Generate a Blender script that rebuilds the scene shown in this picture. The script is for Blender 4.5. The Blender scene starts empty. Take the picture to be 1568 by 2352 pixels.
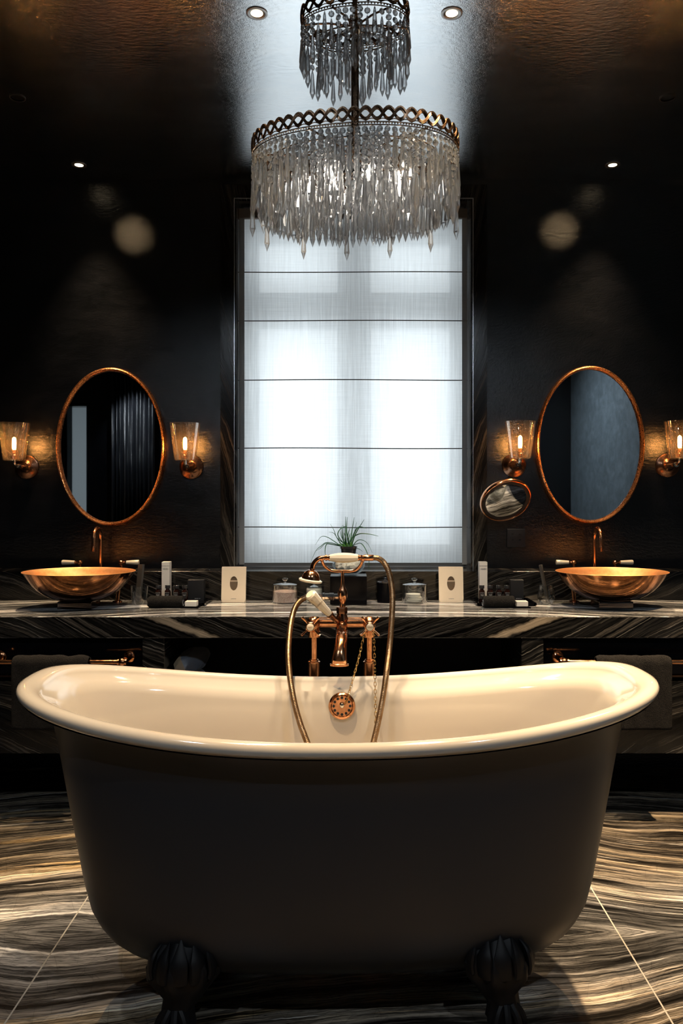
import bpy, bmesh, math, random
from mathutils import Vector, Matrix, Euler
R = math.radians
PI = math.pi
rnd = random.Random(7)
sc = bpy.context.scene
COL = sc.collection
F, CX, CY, EYE = 1806.0, 811.0, 1133.0, 1.35

def W(px, py, d):
    """pixel of the photograph + distance from the camera plane -> point in the room"""
    return Vector(((px-CX)*d/F, d, EYE-(py-CY)*d/F))

# ------------------------------------------------------------------ mesh helpers
class MB:
    def __init__(s): s.v = []; s.f = []
    def add(s, vs, fs, mat=None):
        n = len(s.v)
        s.v += [tuple(mat @ Vector(p)) if mat else tuple(p) for p in vs]
        s.f += [tuple(i+n for i in f) for f in fs]
        return s
    def box(s, x0, x1, y0, y1, z0, z1, mat=None):
        return s.add([(x0,y0,z0),(x1,y0,z0),(x1,y1,z0),(x0,y1,z0),(x0,y0,z1),(x1,y0,z1),(x1,y1,z1),(x0,y1,z1)],
              [(3,2,1,0),(4,5,6,7),(0,1,5,4),(1,2,6,5),(2,3,7,6),(3,0,4,7)], mat)
    def loft(s, rings, cap0=True, cap1=True, closed=False):
        n = len(rings[0]); vs = [p for r in rings for p in r]; fs = []
        m = len(rings)
        for i in range(m if closed else m-1):
            a = i*n; b = ((i+1) % m)*n
            for j in range(n):
                k = (j+1) % n
                fs.append((a+j, a+k, b+k, b+j))
        if not closed:
            if cap0: fs.append(tuple(range(n-1, -1, -1)))
            if cap1: fs.append(tuple((m-1)*n+j for j in range(n)))
        return s.add(vs, fs)
    def lathe(s, prof, c=(0,0,0), axis='Z', seg=32, sx=1, sy=1, mat=None, cap0=True, cap1=True):
        rings = []
        for r, z in prof:
            ring = []
            for j in range(seg):
                t = 2*PI*j/seg
                p = Vector((max(r,1e-5)*math.cos(t)*sx, max(r,1e-5)*math.sin(t)*sy, z))
                if axis == 'Y': p = Vector((p.x, p.z, -p.y))
                if axis == 'X': p = Vector((p.z, p.x, p.y))
                if mat: p = mat @ p
                ring.append(tuple(p+Vector(c)))
            rings.append(ring)
        return s.loft(rings, cap0, cap1)
    def tube(s, pts, r, seg=10, closed=False, flat=1.0):
        pts = [Vector(p) for p in pts]; n = len(pts)
        rs = r if isinstance(r, (list, tuple)) else [r]*n
        up = None; rings = []
        for i, p in enumerate(pts):
            if closed: t = pts[(i+1) % n]-pts[i-1]
            else: t = pts[min(i+1, n-1)]-pts[max(i-1, 0)]
            t = t.normalized() if t.length > 1e-9 else Vector((0,0,1))
            if up is None:
                up = Vector((0,0,1)) if abs(t.z) < .9 else Vector((0,1,0))
            a = up - t*up.dot(t)
            if a.length < 1e-6: a = Vector((1,0,0)) - t*t.x
            a.normalize(); b = t.cross(a); up = a
            rings.append([tuple(p + (a*math.cos(2*PI*j/seg)*flat + b*math.sin(2*PI*j/seg))*rs[i]) for j in range(seg)])
        return s.loft(rings, closed=closed)
    def sphere(s, c, r, seg=16, sx=1, sy=1, sz=1):
        prof = [(r*math.sin(PI*i/(seg//2)), -r*sz*math.cos(PI*i/(seg//2))) for i in range(seg//2+1)]
        return s.lathe(prof, c, seg=seg, sx=sx, sy=sy)
    def build(s, name, mat, parent=None, smooth=True, bevel=0, bseg=2, ang=35, local=False, doubles=False):
        me = bpy.data.meshes.new(name)
        off = Vector((0,0,0))
        if parent is not None and not local:
            q = parent
            while q is not None: off += q.location; q = q.parent
        me.from_pydata([tuple(Vector(p)-off) for p in s.v], [], s.f)
        bm = bmesh.new(); bm.from_mesh(me)
        if doubles: bmesh.ops.remove_doubles(bm, verts=bm.verts, dist=1e-5)
        bmesh.ops.recalc_face_normals(bm, faces=bm.faces)
        if bevel: bmesh.ops.bevel(bm, geom=list(bm.edges), offset=bevel, segments=bseg, profile=.5, affect='EDGES', clamp_overlap=True)
        bm.to_mesh(me); bm.free()
        if smooth:
            me.polygons.foreach_set('use_smooth', [True]*len(me.polygons)); me.set_sharp_from_angle(angle=R(ang))
        for m in (mat if isinstance(mat, (list, tuple)) else [mat]): me.materials.append(m)
        o = bpy.data.objects.new(name, me); COL.objects.link(o)
        if parent is not None: o.parent = parent
        return o

def catmull(pts, n=8):
    pts = [Vector(p) for p in pts]; out = []
    P = [pts[0]*2-pts[1]] + pts + [pts[-1]*2-pts[-2]]
    for i in range(1, len(P)-2):
        a, b, c, d = P[i-1], P[i], P[i+1], P[i+2]
        for k in range(n):
            t = k/n
            out.append(.5*((2*b)+(c-a)*t+(2*a-5*b+4*c-d)*t*t+(3*b-a-3*c+d)*t**3))
    out.append(pts[-1]); return out

def thing(name, label, cat, loc=(0,0,0), group=None, rz=0):
    o = bpy.data.objects.new(name, None); COL.objects.link(o); o.empty_display_size = .05
    o.location = loc; o.rotation_euler = (0,0,rz); return tag(o, label, cat, group)
def tag(o, label, cat, group=None):
    o['label'] = label; o['category'] = cat
    if group: o['group'] = group
    return o
def struct(o): o['kind'] = 'structure'; return o
def dup(root, loc, rz=None, label=None):
    r = root.copy(); COL.objects.link(r); r.location = loc
    if rz is not None: r.rotation_euler = (0,0,rz)
    if label: r['label'] = label
    def kids(a, b):
        for ch in a.children:
            c = ch.copy(); COL.objects.link(c); c.parent = b; kids(ch, c)
    kids(root, r); return r
def text(body, name, size, mat, parent, M4, align='CENTER', ext=.0002, spacing=1.0):
    """lettering as a real mesh; M4 = matrix in the parent's space"""
    cu = bpy.data.curves.new(name, 'FONT'); cu.body = body; cu.size = size
    cu.align_x = align; cu.align_y = 'CENTER'; cu.extrude = ext; cu.space_character = spacing
    t = bpy.data.objects.new(name+'_c', cu); COL.objects.link(t)
    dg = bpy.context.evaluated_depsgraph_get()
    me = bpy.data.meshes.new_from_object(t.evaluated_get(dg)); me.name = name
    bpy.data.objects.remove(t); bpy.data.curves.remove(cu)
    me.transform(M4); me.materials.clear(); me.materials.append(mat)
    o = bpy.data.objects.new(name, me); COL.objects.link(o)
    if parent is not None: o.parent = parent
    return o
FRONT = Euler((PI/2,0,0)).to_matrix().to_4x4()      # lettering that faces -Y

# ------------------------------------------------------------------ materials
def new_mat(name):
    m = bpy.data.materials.new(name); m.use_nodes = True
    nt = m.node_tree; nt.nodes.clear()
    out = nt.nodes.new('ShaderNodeOutputMaterial'); return m, nt, out
def N(nt, typ, **kw):
    n = nt.nodes.new(typ)
    for k, v in kw.items():
        if k in n.inputs.keys() if isinstance(k, str) else False: n.inputs[k].default_value = v
        else: setattr(n, k, v)
    return n
def L(nt, a, b): nt.links.new(a, b)
def ramp(nt, fac, stops, interp='LINEAR'):
    r = nt.nodes.new('ShaderNodeValToRGB'); cr = r.color_ramp; cr.interpolation = interp
    while len(cr.elements) < len(stops): cr.elements.new(.5)
    for e, (p, c) in zip(cr.elements, stops):
        e.position = p; e.color = (c if len(c) == 4 else (*c, 1)) if not isinstance(c, (int, float)) else (c, c, c, 1)
    L(nt, fac, r.inputs[0]); return r.outputs[0]
def math_(nt, op, a, b=None, clamp=False):
    m = nt.nodes.new('ShaderNodeMath'); m.operation = op; m.use_clamp = clamp
    for i, v in enumerate((a, b)):
        if v is None: continue
        if isinstance(v, (int, float)): m.inputs[i].default_value = v
        else: L(nt, v, m.inputs[i])
    return m.outputs[0]
def noise(nt, vec, scale, detail=4, rough=.55, dist=0):
    n = N(nt, 'ShaderNodeTexNoise'); n.inputs['Scale'].default_value = scale; n.inputs['Detail'].default_value = detail
    n.inputs['Roughness'].default_value = rough; n.inputs['Distortion'].default_value = dist
    if vec is not None: L(nt, vec, n.inputs['Vector'])
    return n.outputs['Fac']
def pos(nt, obj=False):
    if obj: return nt.nodes.new('ShaderNodeTexCoord').outputs['Object']
    return nt.nodes.new('ShaderNodeNewGeometry').outputs['Position']
def bump(nt, h, strength, dist=.002):
    b = nt.nodes.new('ShaderNodeBump'); b.inputs['Strength'].default_value = strength; b.inputs['Distance'].default_value = dist
    L(nt, h, b.inputs['Height']); return b.outputs[0]
def pbr(name, col, rough=.5, metal=0, spec=.5, coat=0, nz=0, nscale=80, bumps=0, bscale=200, rvar=0, sheen=0, col2=None, obj=True, bdist=.001):
    m, nt, out = new_mat(name); p = nt.nodes.new('ShaderNodeBsdfPrincipled'); L(nt, p.outputs[0], out.inputs[0])
    p.inputs['Base Color'].default_value = (*col, 1); p.inputs['Roughness'].default_value = rough
    p.inputs['Metallic'].default_value = metal; p.inputs['Specular IOR Level'].default_value = spec
    p.inputs['Coat Weight'].default_value = coat; p.inputs['Sheen Weight'].default_value = sheen
    if col2 is not None or rvar:
        n = noise(nt, pos(nt, obj), nscale, 5, .6)
        if col2 is not None: L(nt, ramp(nt, n, [(.35, col), (.65, col2)]), p.inputs['Base Color'])
        if rvar: L(nt, ramp(nt, n, [(.35, max(rough-rvar, .02)), (.65, rough+rvar)]), p.inputs['Roughness'])
    if bumps: L(nt, bump(nt, noise(nt, pos(nt, obj), bscale, 3, .6), bumps, bdist), p.inputs['Normal'])
    return m
def emit(name, col, s):
    m, nt, out = new_mat(name); e = nt.nodes.new('ShaderNodeEmission')
    e.inputs[0].default_value = (*col, 1); e.inputs[1].default_value = s; L(nt, e.outputs[0], out.inputs[0]); return m
def thin_glass(name, tint=(.95,.97,.97), seeds=False, gl=1.0, rough=.02, diff=None, dfac=.1, base=.06):
    m, nt, out = new_mat(name)
    tr = nt.nodes.new('ShaderNodeBsdfTransparent'); tr.inputs[0].default_value = (*tint, 1)
    g = nt.nodes.new('ShaderNodeBsdfGlossy'); g.inputs['Roughness'].default_value = rough; g.inputs[0].default_value = (1,1,1,1)
    lw = nt.nodes.new('ShaderNodeLayerWeight'); lw.inputs[0].default_value = .35
    f = math_(nt, 'ADD', math_(nt, 'MULTIPLY', lw.outputs['Facing'], .55*gl), base, True)
    if seeds:
        v = nt.nodes.new('ShaderNodeTexVoronoi'); v.inputs['Scale'].default_value = 190; L(nt, pos(nt, True), v.inputs['Vector'])
        h = ramp(nt, v.outputs['Distance'], [(.12, 1), (.3, 0)])
        L(nt, bump(nt, h, .8, .002), g.inputs['Normal'])
        f = math_(nt, 'ADD', f, math_(nt, 'MULTIPLY', h, .35), True)
    mx = nt.nodes.new('ShaderNodeMixShader'); L(nt, f, mx.inputs[0]); L(nt, tr.outputs[0], mx.inputs[1]); L(nt, g.outputs[0], mx.inputs[2])
    last = mx
    if diff:
        d = nt.nodes.new('ShaderNodeBsdfTranslucent'); d.inputs[0].default_value = (*diff, 1)
        d2 = nt.nodes.new('ShaderNodeBsdfDiffuse'); d2.inputs[0].default_value = (*diff, 1)
        dm = nt.nodes.new('ShaderNodeMixShader'); dm.inputs[0].default_value = .5; L(nt, d.outputs[0], dm.inputs[1]); L(nt, d2.outputs[0], dm.inputs[2])
        m2 = nt.nodes.new('ShaderNodeMixShader'); m2.inputs[0].default_value = dfac
        L(nt, mx.outputs[0], m2.inputs[1]); L(nt, dm.outputs[0], m2.inputs[2]); last = m2
    L(nt, last.outputs[0], out.inputs[0]); return m

def marble(name, U, V, su=1.0, sv=1.0, warm=1.0, rough=.12, mirror=None, amp=.35, seed=0.0, contrast=1.0, spec=.5, streak=.25, coat=0, blob=False, kb=7, grey=None):
    """black wood-vein marble; U, V = (x,y,z) weights giving the along-vein and across-vein directions"""
    m, nt, out = new_mat(name)
    sep = nt.nodes.new('ShaderNodeSeparateXYZ'); L(nt, pos(nt), sep.inputs[0])
    co = list(sep.outputs)
    if mirror:
        for ax, c in mirror: co[ax] = math_(nt, 'ABSOLUTE', math_(nt, 'SUBTRACT', co[ax], c))
    def lin(w):
        s = None
        for i in range(3):
            if w[i]:
                t = math_(nt, 'MULTIPLY', co[i], w[i]); s = t if s is None else math_(nt, 'ADD', s, t)
        return s
    u, v = lin(U), lin(V)
    cu = nt.nodes.new('ShaderNodeCombineXYZ'); L(nt, math_(nt, 'MULTIPLY', u, su), cu.inputs[0]); L(nt, math_(nt, 'MULTIPLY', v, sv), cu.inputs[1]); cu.inputs[2].default_value = seed
    w1 = noise(nt, cu.outputs[0], .9, 2, .45)
    w2 = noise(nt, cu.outputs[0], 4.5, 4, .6)
    vv = math_(nt, 'ADD', v, math_(nt, 'MULTIPLY', w1, amp)); vv = math_(nt, 'ADD', vv, math_(nt, 'MULTIPLY', w2, amp*.10))
    def band(ku, kv, sd, det, rg):
        c = nt.nodes.new('ShaderNodeCombineXYZ'); L(nt, math_(nt, 'MULTIPLY', u, ku*su), c.inputs[0]); L(nt, math_(nt, 'MULTIPLY', vv, kv*sv), c.inputs[1]); c.inputs[2].default_value = sd+seed
        return noise(nt, c.outputs[0], 1, det, rg)
    b1 = band(.25, kb, 3, 6, .62)
    b2 = band(1.2, 38, 9, 6, .7)
    b3 = band(5, 150, 17, 3, .6)
    k = warm
    gold = (.62, .62*(.86-.16*k), .62*(.72-.36*k)); cream = (.80, .80*(.92-.08*k), .80*(.82-.22*k)); mid = (.13, .13*(.95-.1*k), .13*(.9-.2*k)); tan = (.34, .34*(.94-.12*k), .34*(.88-.28*k))
    base = ramp(nt, b1, [(.28, (.012,.011,.010)), (.36, (.10,.092,.08)), (.40, tan), (.435, mid), (.47, (.014,.012,.010)), (.50, mid), (.53, tan), (.565, mid), (.59, gold), (.625, cream), (.65, tan), (.70, (.03,.025,.02))])
    l2 = ramp(nt, b2, [(.34, .03), (.42, .35), (.47, 1.0), (.50, .12), (.53, 1.0), (.60, 1.5), (.68, 1.8)])
    l3 = ramp(nt, b3, [(.32, .35), (.5, 1.0), (.7, 1.25)])
    # fine cross cracks
    cr = nt.nodes.new('ShaderNodeCombineXYZ'); L(nt, math_(nt, 'MULTIPLY', u, 14*su), cr.inputs[0]); L(nt, math_(nt, 'MULTIPLY', vv, 9*sv), cr.inputs[1]); cr.inputs[2].default_value = seed
    vo = nt.nodes.new('ShaderNodeTexVoronoi'); vo.feature = 'DISTANCE_TO_EDGE'; vo.inputs['Scale'].default_value = 1.2; L(nt, cr.outputs[0], vo.inputs['Vector'])
    l4 = ramp(nt, vo.outputs['Distance'], [(0, .72), (.015, 1)])
    def mul(a, b):
        x = nt.nodes.new('ShaderNodeVectorMath'); x.operation = 'MULTIPLY'; L(nt, a, x.inputs[0]); L(nt, b, x.inputs[1]); return x.outputs[0]
    c = mul(mul(mul(base, l2), l3), l4)
    b5 = band(1.6, 46, 31, 4, .6)
    lw = ramp(nt, b5, [(.63, 0), (.655, 1), (.67, 1), (.70, 0)])
    lw = math_(nt, 'MULTIPLY', lw, math_(nt, 'MULTIPLY', streak, 1.0))
    ad = nt.nodes.new('ShaderNodeVectorMath'); ad.operation = 'ADD'; cb_ = nt.nodes.new('ShaderNodeCombineXYZ')
    for i_, k_ in enumerate((1, .95, .88)): L(nt, math_(nt, 'MULTIPLY', lw, k_), cb_.inputs[i_])
    L(nt, c, ad.inputs[0]); L(nt, cb_.outputs[0], ad.inputs[1]); c = ad.outputs[0]
    sc_ = nt.nodes.new('ShaderNodeVectorMath'); sc_.operation = 'SCALE'; sc_.inputs['Scale'].default_value = contrast; L(nt, c, sc_.inputs[0])
    if grey:   # the stone turns from gold to silver grey towards the bookmatch seam
        hs_ = nt.nodes.new('ShaderNodeHueSaturation'); L(nt, sc_.outputs[0], hs_.inputs['Color'])
        gm = math_(nt, 'ADD', co[grey[0]], math_(nt, 'MULTIPLY', math_(nt, 'SUBTRACT', w2, .5), .3))
        L(nt, ramp(nt, gm, [(grey[1], .15), (grey[2], 1.0)]), hs_.inputs['Saturation'])
        sc_ = nt.nodes.new('ShaderNodeVectorMath'); sc_.operation = 'SCALE'; sc_.inputs['Scale'].default_value = 1; L(nt, hs_.outputs[0], sc_.inputs[0])
    if blob:   # the wide tan vein that curls across the slab on either side
        ax_ = math_(nt, 'SUBTRACT', co[0], .70)
        dd = math_(nt, 'SUBTRACT', math_(nt, 'SUBTRACT', co[2], .800), math_(nt, 'MULTIPLY', ax_, .34))
        dd = math_(nt, 'ADD', dd, math_(nt, 'MULTIPLY', math_(nt, 'SUBTRACT', w2, .5), .07))
        ms = math_(nt, 'MULTIPLY', ramp(nt, math_(nt, 'ABSOLUTE', dd), [(.010, 1), (.020, 0)]), ramp(nt, math_(nt, 'ABSOLUTE', ax_), [(.08, 1), (.24, 0)]))
        ms = math_(nt, 'MULTIPLY', ms, math_(nt, 'MULTIPLY', l3, .75))
        mx_ = nt.nodes.new('ShaderNodeMix'); mx_.data_type = 'RGBA'; L(nt, ms, mx_.inputs[0]); L(nt, sc_.outputs[0], mx_.inputs[6]); mx_.inputs[7].default_value = (.34,.285,.215,1)
        sc_ = nt.nodes.new('ShaderNodeVectorMath'); sc_.operation = 'SCALE'; sc_.inputs['Scale'].default_value = 1; L(nt, mx_.outputs[2], sc_.inputs[0])
    p = nt.nodes.new('ShaderNodeBsdfPrincipled'); L(nt, sc_.outputs[0], p.inputs['Base Color'])
    p.inputs['Roughness'].default_value = rough; p.inputs['Specular IOR Level'].default_value = spec; p.inputs['Coat Weight'].default_value = coat
    L(nt, bump(nt, b2, .12, .002), p.inputs['Normal'])
    L(nt, p.outputs[0], out.inputs[0]); return m

def plaster(name, col, rough, metal, bs, col2=None, spec=.5):
    m, nt, out = new_mat(name); p = nt.nodes.new('ShaderNodeBsdfPrincipled'); L(nt, p.outputs[0], out.inputs[0])
    P = pos(nt)
    mp = nt.nodes.new('ShaderNodeMapping'); mp.inputs['Scale'].default_value = (1.0, 2.2, 2.2); L(nt, P, mp.inputs[0])
    big = noise(nt, mp.outputs[0], 4.5, 7, .68, .6); fine = noise(nt, P, 260, 3, .6); midn = noise(nt, mp.outputs[0], 38, 5, .7, .5)
    if col2: L(nt, ramp(nt, big, [(.36, col), (.66, col2)]), p.inputs['Base Color'])
    else: p.inputs['Base Color'].default_value = (*col, 1)
    L(nt, ramp(nt, big, [(.35, rough), (.7, min(rough*1.35, 1))]), p.inputs['Roughness'])
    p.inputs['Metallic'].default_value = metal; p.inputs['Specular IOR Level'].default_value = spec
    h = math_(nt, 'ADD', math_(nt, 'MULTIPLY', fine, .35), math_(nt, 'MULTIPLY', midn, 1.0))
    L(nt, bump(nt, h, bs, .004), p.inputs['Normal']); return m

M = {}
M['wall'] = plaster('dark_lacquered_plaster', (.0018,.0022,.0030), .19, 0, .34, (.004,.0045,.0065), .7)
M['ceiling'] = plaster('dark_metallic_ceiling_foil', (.90,.93,.96), .14, 1, .20, (.98,.99,1.0))
M['wall_slate'] = plaster('slate_lacquer', (.10,.125,.14), .5, 0, .1, (.18,.22,.25))
M['floor'] = marble('floor_marble', (1,0,0), (.16,1,0), 1.0, 1.0, 1.0, .22, [(0,-.887),(1,2.42)], .34, 2.3, 1.05, .5, .4, kb=5.2, grey=(1, .16, .42))
M['top'] = marble('counter_marble', (1,.1,0), (.22,1,0), 1.1, 1.5, -.7, .10, [(0,0.0)], .30, 5.1, 1.6, .7, .8)  # top face colour raised to carry the window light falling on it
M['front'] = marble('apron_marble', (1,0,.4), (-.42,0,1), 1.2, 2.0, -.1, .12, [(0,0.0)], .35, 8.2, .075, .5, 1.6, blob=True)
M['side_marble'] = marble('pier_marble', (0.2,0,1), (1,0,-.25), 1.0, 2.2, .0, .2, [(0,0.0)], .30, 11.0, .08, .5, .6)
M['grout'] = pbr('pale_grout', (.55,.52,.46), .7)
M['black'] = pbr('black_lacquer', (.003,.003,.004), .10, 0, .12)
M['blackmatte'] = pbr('black_matte', (.008,.008,.009), .6)
M['card_black'] = pbr('black_card', (.016,.017,.020), .35)
M['copper'] = pbr('aged_copper', (.80,.40,.22), .16, 1, nscale=55, rvar=.07, col2=(.55,.27,.13), bumps=.05, bscale=220)
M['copper_dark'] = pbr('bronzed_copper', (.32,.17,.10), .25, 1, nscale=30, rvar=.06, col2=(.18,.09,.055))
M['lining'] = pbr('satin_copper', (.98,.54,.25), .55, 1, nscale=25, rvar=.06, col2=(.85,.40,.15), bumps=.15, bscale=60, bdist=.002)
M['bowl'] = pbr('hammered_copper', (.34,.15,.06), .13, 1, nscale=25, rvar=.05, col2=(.20,.085,.04), bumps=.18, bscale=60, bdist=.002)
M['brass'] = pbr('brass_chain', (.80,.56,.24), .2, 1, nscale=90, col2=(.6,.4,.16))
M['hose'] = pbr('hose_brass', (.40,.27,.16), .34, 1, nscale=60, col2=(.28,.165,.08))
M['bronze'] = pbr('dark_bronze', (.34,.22,.14), .30, 1, nscale=60, rvar=.08, col2=(.10,.062,.04))
M['chrome'] = pbr('pale_metal', (.75,.72,.68), .12, 1)
M['enamel'] = pbr('cream_enamel', (.56,.515,.45), .10, 0, .5, coat=.6)
M['tubpaint'] = pbr('charcoal_tub_paint', (.021,.025,.032), .42, 0, .45, bumps=.02, bscale=40)
M['ironfoot'] = pbr('black_iron', (.005,.005,.006), .55, spec=.3)
M['ceramic'] = pbr('cream_ceramic', (.80,.71,.55), .12, 0, .5, coat=.5)
M['towel'] = pbr('charcoal_terry', (.006,.006,.007), .95, 0, .1, nscale=240, col2=(.024,.022,.020), bumps=1.0, bscale=300, sheen=.03, bdist=.006)
M['paper'] = pbr('cream_card', (.86,.74,.57), .5)
M['paper_white'] = pbr('pale_grey_card', (.80,.77,.72), .45)
M['ink'] = pbr('dark_ink', (.02,.02,.02), .6)
M['ink_white'] = pbr('white_print', (.7,.7,.7), .6)
M['satin'] = pbr('grey_blue_satin', (.09,.105,.135), .38, 0, .6, sheen=.5)
M['beige'] = pbr('beige_cloth', (.35,.26,.17), .7)
M['amber'] = pbr('dark_amber_glass', (.02,.006,.004), .06, 0, .6, coat=.4)
M['leaf'] = pbr('strap_leaf', (.02,.075,.035), .4, nscale=30, col2=(.03,.13,.05))
M['leaf2'] = pbr('bright_leaf', (.09,.26,.05), .45)
M['salt'] = pbr('pink_bath_salt', (.62,.34,.27), .8, nscale=260, col2=(.85,.66,.58), bumps=.8, bscale=300, bdist=.003)
M['cotton'] = pbr('white_cotton', (.85,.82,.76), .9, bumps=.4, bscale=80, bdist=.003)
M['milk'] = pbr('white_cream', (.66,.68,.64), .3)
M['plinth'] = pbr('smoked_mirror', (.16,.13,.12), .05, 1)
M['mirror'] = pbr('mirror_silver', (.86,.88,.90), .015, 1)
M['frame_white'] = pbr('white_window_paint', (.84,.88,.92), .45)
M['steel'] = pbr('brushed_trim', (.75,.78,.8), .25, 1)
M['curtain'] = pbr('black_satin_curtain', (.012,.013,.016), .3, 0, .7, bumps=.1, bscale=90)
M['door_pale'] = pbr('pale_grey_panel', (.32,.38,.40), .4)
M['darkpot'] = pbr('dark_glass_pot', (.02,.02,.024), .08, 0, .6)
M['tumbler'] = thin_glass('clear_glass', (.93,.95,.95), base=.05)
M['shade'] = thin_glass('seeded_glass', (.98,.93,.86), seeds=True, base=.05, diff=(.9,.7,.5), dfac=.018)
M['jar'] = thin_glass('jar_glass', (.95,.97,.97), gl=1.2, base=.07)
M['pane'] = thin_glass('window_glass', (.96,.98,.98), base=.03, gl=.4)
def crystal():
    m, nt, out = new_mat('cut_crystal')
    g = nt.nodes.new('ShaderNodeBsdfGlass'); g.inputs['Roughness'].default_value = .0; g.inputs['IOR'].default_value = 1.52; g.inputs[0].default_value = (.98,.99,1,1)
    tr = nt.nodes.new('ShaderNodeBsdfTransparent'); tr.inputs[0].default_value = (.96,.97,.98,1)
    tl = nt.nodes.new('ShaderNodeBsdfTranslucent'); tl.inputs[0].default_value = (.92,.95,.98,1)
    a = nt.nodes.new('ShaderNodeMixShader'); a.inputs[0].default_value = .24; L(nt, g.outputs[0], a.inputs[1]); L(nt, tr.outputs[0], a.inputs[2])
    b = nt.nodes.new('ShaderNodeMixShader'); b.inputs[0].default_value = .24; L(nt, a.outputs[0], b.inputs[1]); L(nt, tl.outputs[0], b.inputs[2])
    L(nt, b.outputs[0], out.inputs[0]); return m
M['crystal'] = crystal()
M['bulb'] = emit('lamp_glow', (1,.47,.14), 120)
M['candle'] = emit('candle_glow', (1,.88,.74), 22)
M['spot_glow'] = emit('downlight_glow', (1,.80,.52), 6)

# roman blind cloth: part see-through, part translucent, with a woven streak
def blind_mat(name, transp, transl, diff, c):
    m, nt, out = new_mat(name)
    tr = nt.nodes.new('ShaderNodeBsdfTransparent'); tl = nt.nodes.new('ShaderNodeBsdfTranslucent'); df = nt.nodes.new('ShaderNodeBsdfDiffuse')
    mp = nt.nodes.new('ShaderNodeMapping'); mp.inputs['Scale'].default_value = (120, 1, 3); L(nt, pos(nt), mp.inputs[0])
    mp2 = nt.nodes.new('ShaderNodeMapping'); mp2.inputs['Scale'].default_value = (4, 1, 420); L(nt, pos(nt), mp2.inputs[0])
    n = math_(nt, 'ADD', noise(nt, mp.outputs[0], 1, 5, .7), math_(nt, 'MULTIPLY', noise(nt, mp2.outputs[0], 1, 3, .6), .5))
    tl.inputs[0].default_value = (*c, 1); df.inputs[0].default_value = (*c, 1)
    k = ramp(nt, n, [(.55, c), (.95, tuple(x*.74 for x in c))]); L(nt, k, tl.inputs[0])
    m1 = nt.nodes.new('ShaderNodeMixShader'); m1.inputs[0].default_value = diff/(diff+transl); L(nt, tl.outputs[0], m1.inputs[1]); L(nt, df.outputs[0], m1.inputs[2])
    m2 = nt.nodes.new('ShaderNodeMixShader'); L(nt, ramp(nt, n, [(.5, max(transp-.03, 0)), (.95, transp+.03)]), m2.inputs[0])
    L(nt, m1.outputs[0], m2.inputs[1]); L(nt, tr.outputs[0], m2.inputs[2]); L(nt, m2.outputs[0], out.inputs[0]); return m
M['blind'] = blind_mat('sheer_blind_cloth', .05, .84, .12, (.95,.98,1.0))
M['hem'] = blind_mat('doubled_blind_hem', .04, .25, .4, (.42,.44,.45))
M['rod'] = pbr('blind_rod_pocket', (.10,.11,.12), .7)

# ------------------------------------------------------------------ the room
YW = 3.87; ZC = EYE+1.545; XL, XR, YB = -3.7, 2.6, -1.7
WX0, WX1, WZ0, WZ1 = -.579, .583, .981, 2.792
def wb(): return MB()
struct(wb().box(XL-.15, XR+.15, YB-.15, YW+.3, -.1, 0).build('floor', M['floor'], smooth=False))
struct(wb().box(XL-.15, XR+.15, YB-.15, YW+.3, ZC, ZC+.12).build('ceiling', M['ceiling'], smooth=False))
w = wb(); w.box(XL-.15, WX0, YW, YW+.3, 0, ZC); w.box(WX1, XR+.15, YW, YW+.3, 0, ZC); w.box(WX0, WX1, YW, YW+.3, 0, WZ0-.02); w.box(WX0, WX1, YW, YW+.3, WZ1, ZC)
struct(w.build('wall_back', M['wall'], smooth=False))
struct(wb().box(XL-.15, XL, YB-.15, YW, 0, ZC).build('wall_left', M['wall'], smooth=False))
struct(wb().box(XR, XR+.15, YB-.15, YW, 0, ZC).build('wall_right', M['wall_slate'], smooth=False))
w = wb(); DX0, DX1, DZ = -3.43, -3.17, 2.40
w.box(XL, DX0, YB-.15, YB, 0, ZC); w.box(DX1, XR, YB-.15, YB, 0, ZC); w.box(DX0, DX1, YB-.15, YB, DZ, ZC)
struct(w.build('wall_front', M['wall'], smooth=False))
# doorway behind the camera (seen in the left mirror)
d = struct(wb().box(DX0-.02, DX0+.015, YB-.16, YB+.012, 0, DZ+.03).box(DX1-.015, DX1+.02, YB-.16, YB+.012, 0, DZ+.03).box(DX0, DX1, YB-.16, YB+.012, DZ-.01, DZ+.03).build('door_1', M['black'], smooth=False))
w = wb(); w.box(XL-.6, DX1+.3, YB-1.5, YB-1.4, 0, ZC); w.box(XL-.6, XL-.5, YB-1.4, YB-.15, 0, ZC); w.box(DX1+.2, DX1+.3, YB-1.4, YB-.15, 0, ZC); w.box(XL-.6, DX1+.3, YB-1.5, YB-.15, ZC, ZC+.1); w.box(XL-.6, DX1+.3, YB-1.5, YB-.15, -.1, 0)
struct(w.build('wall_passage', M['door_pale'], smooth=False))
# grout lines of the floor slabs
for i, (gx, gy) in enumerate(((-.887, None), (.813, None))):
    g = wb().box(gx-.0022, gx+.0022, YB, YW-.02, 0, .0006)
    struct(g.build('trim_%d' % (i+1), M['grout'], smooth=False))

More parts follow.
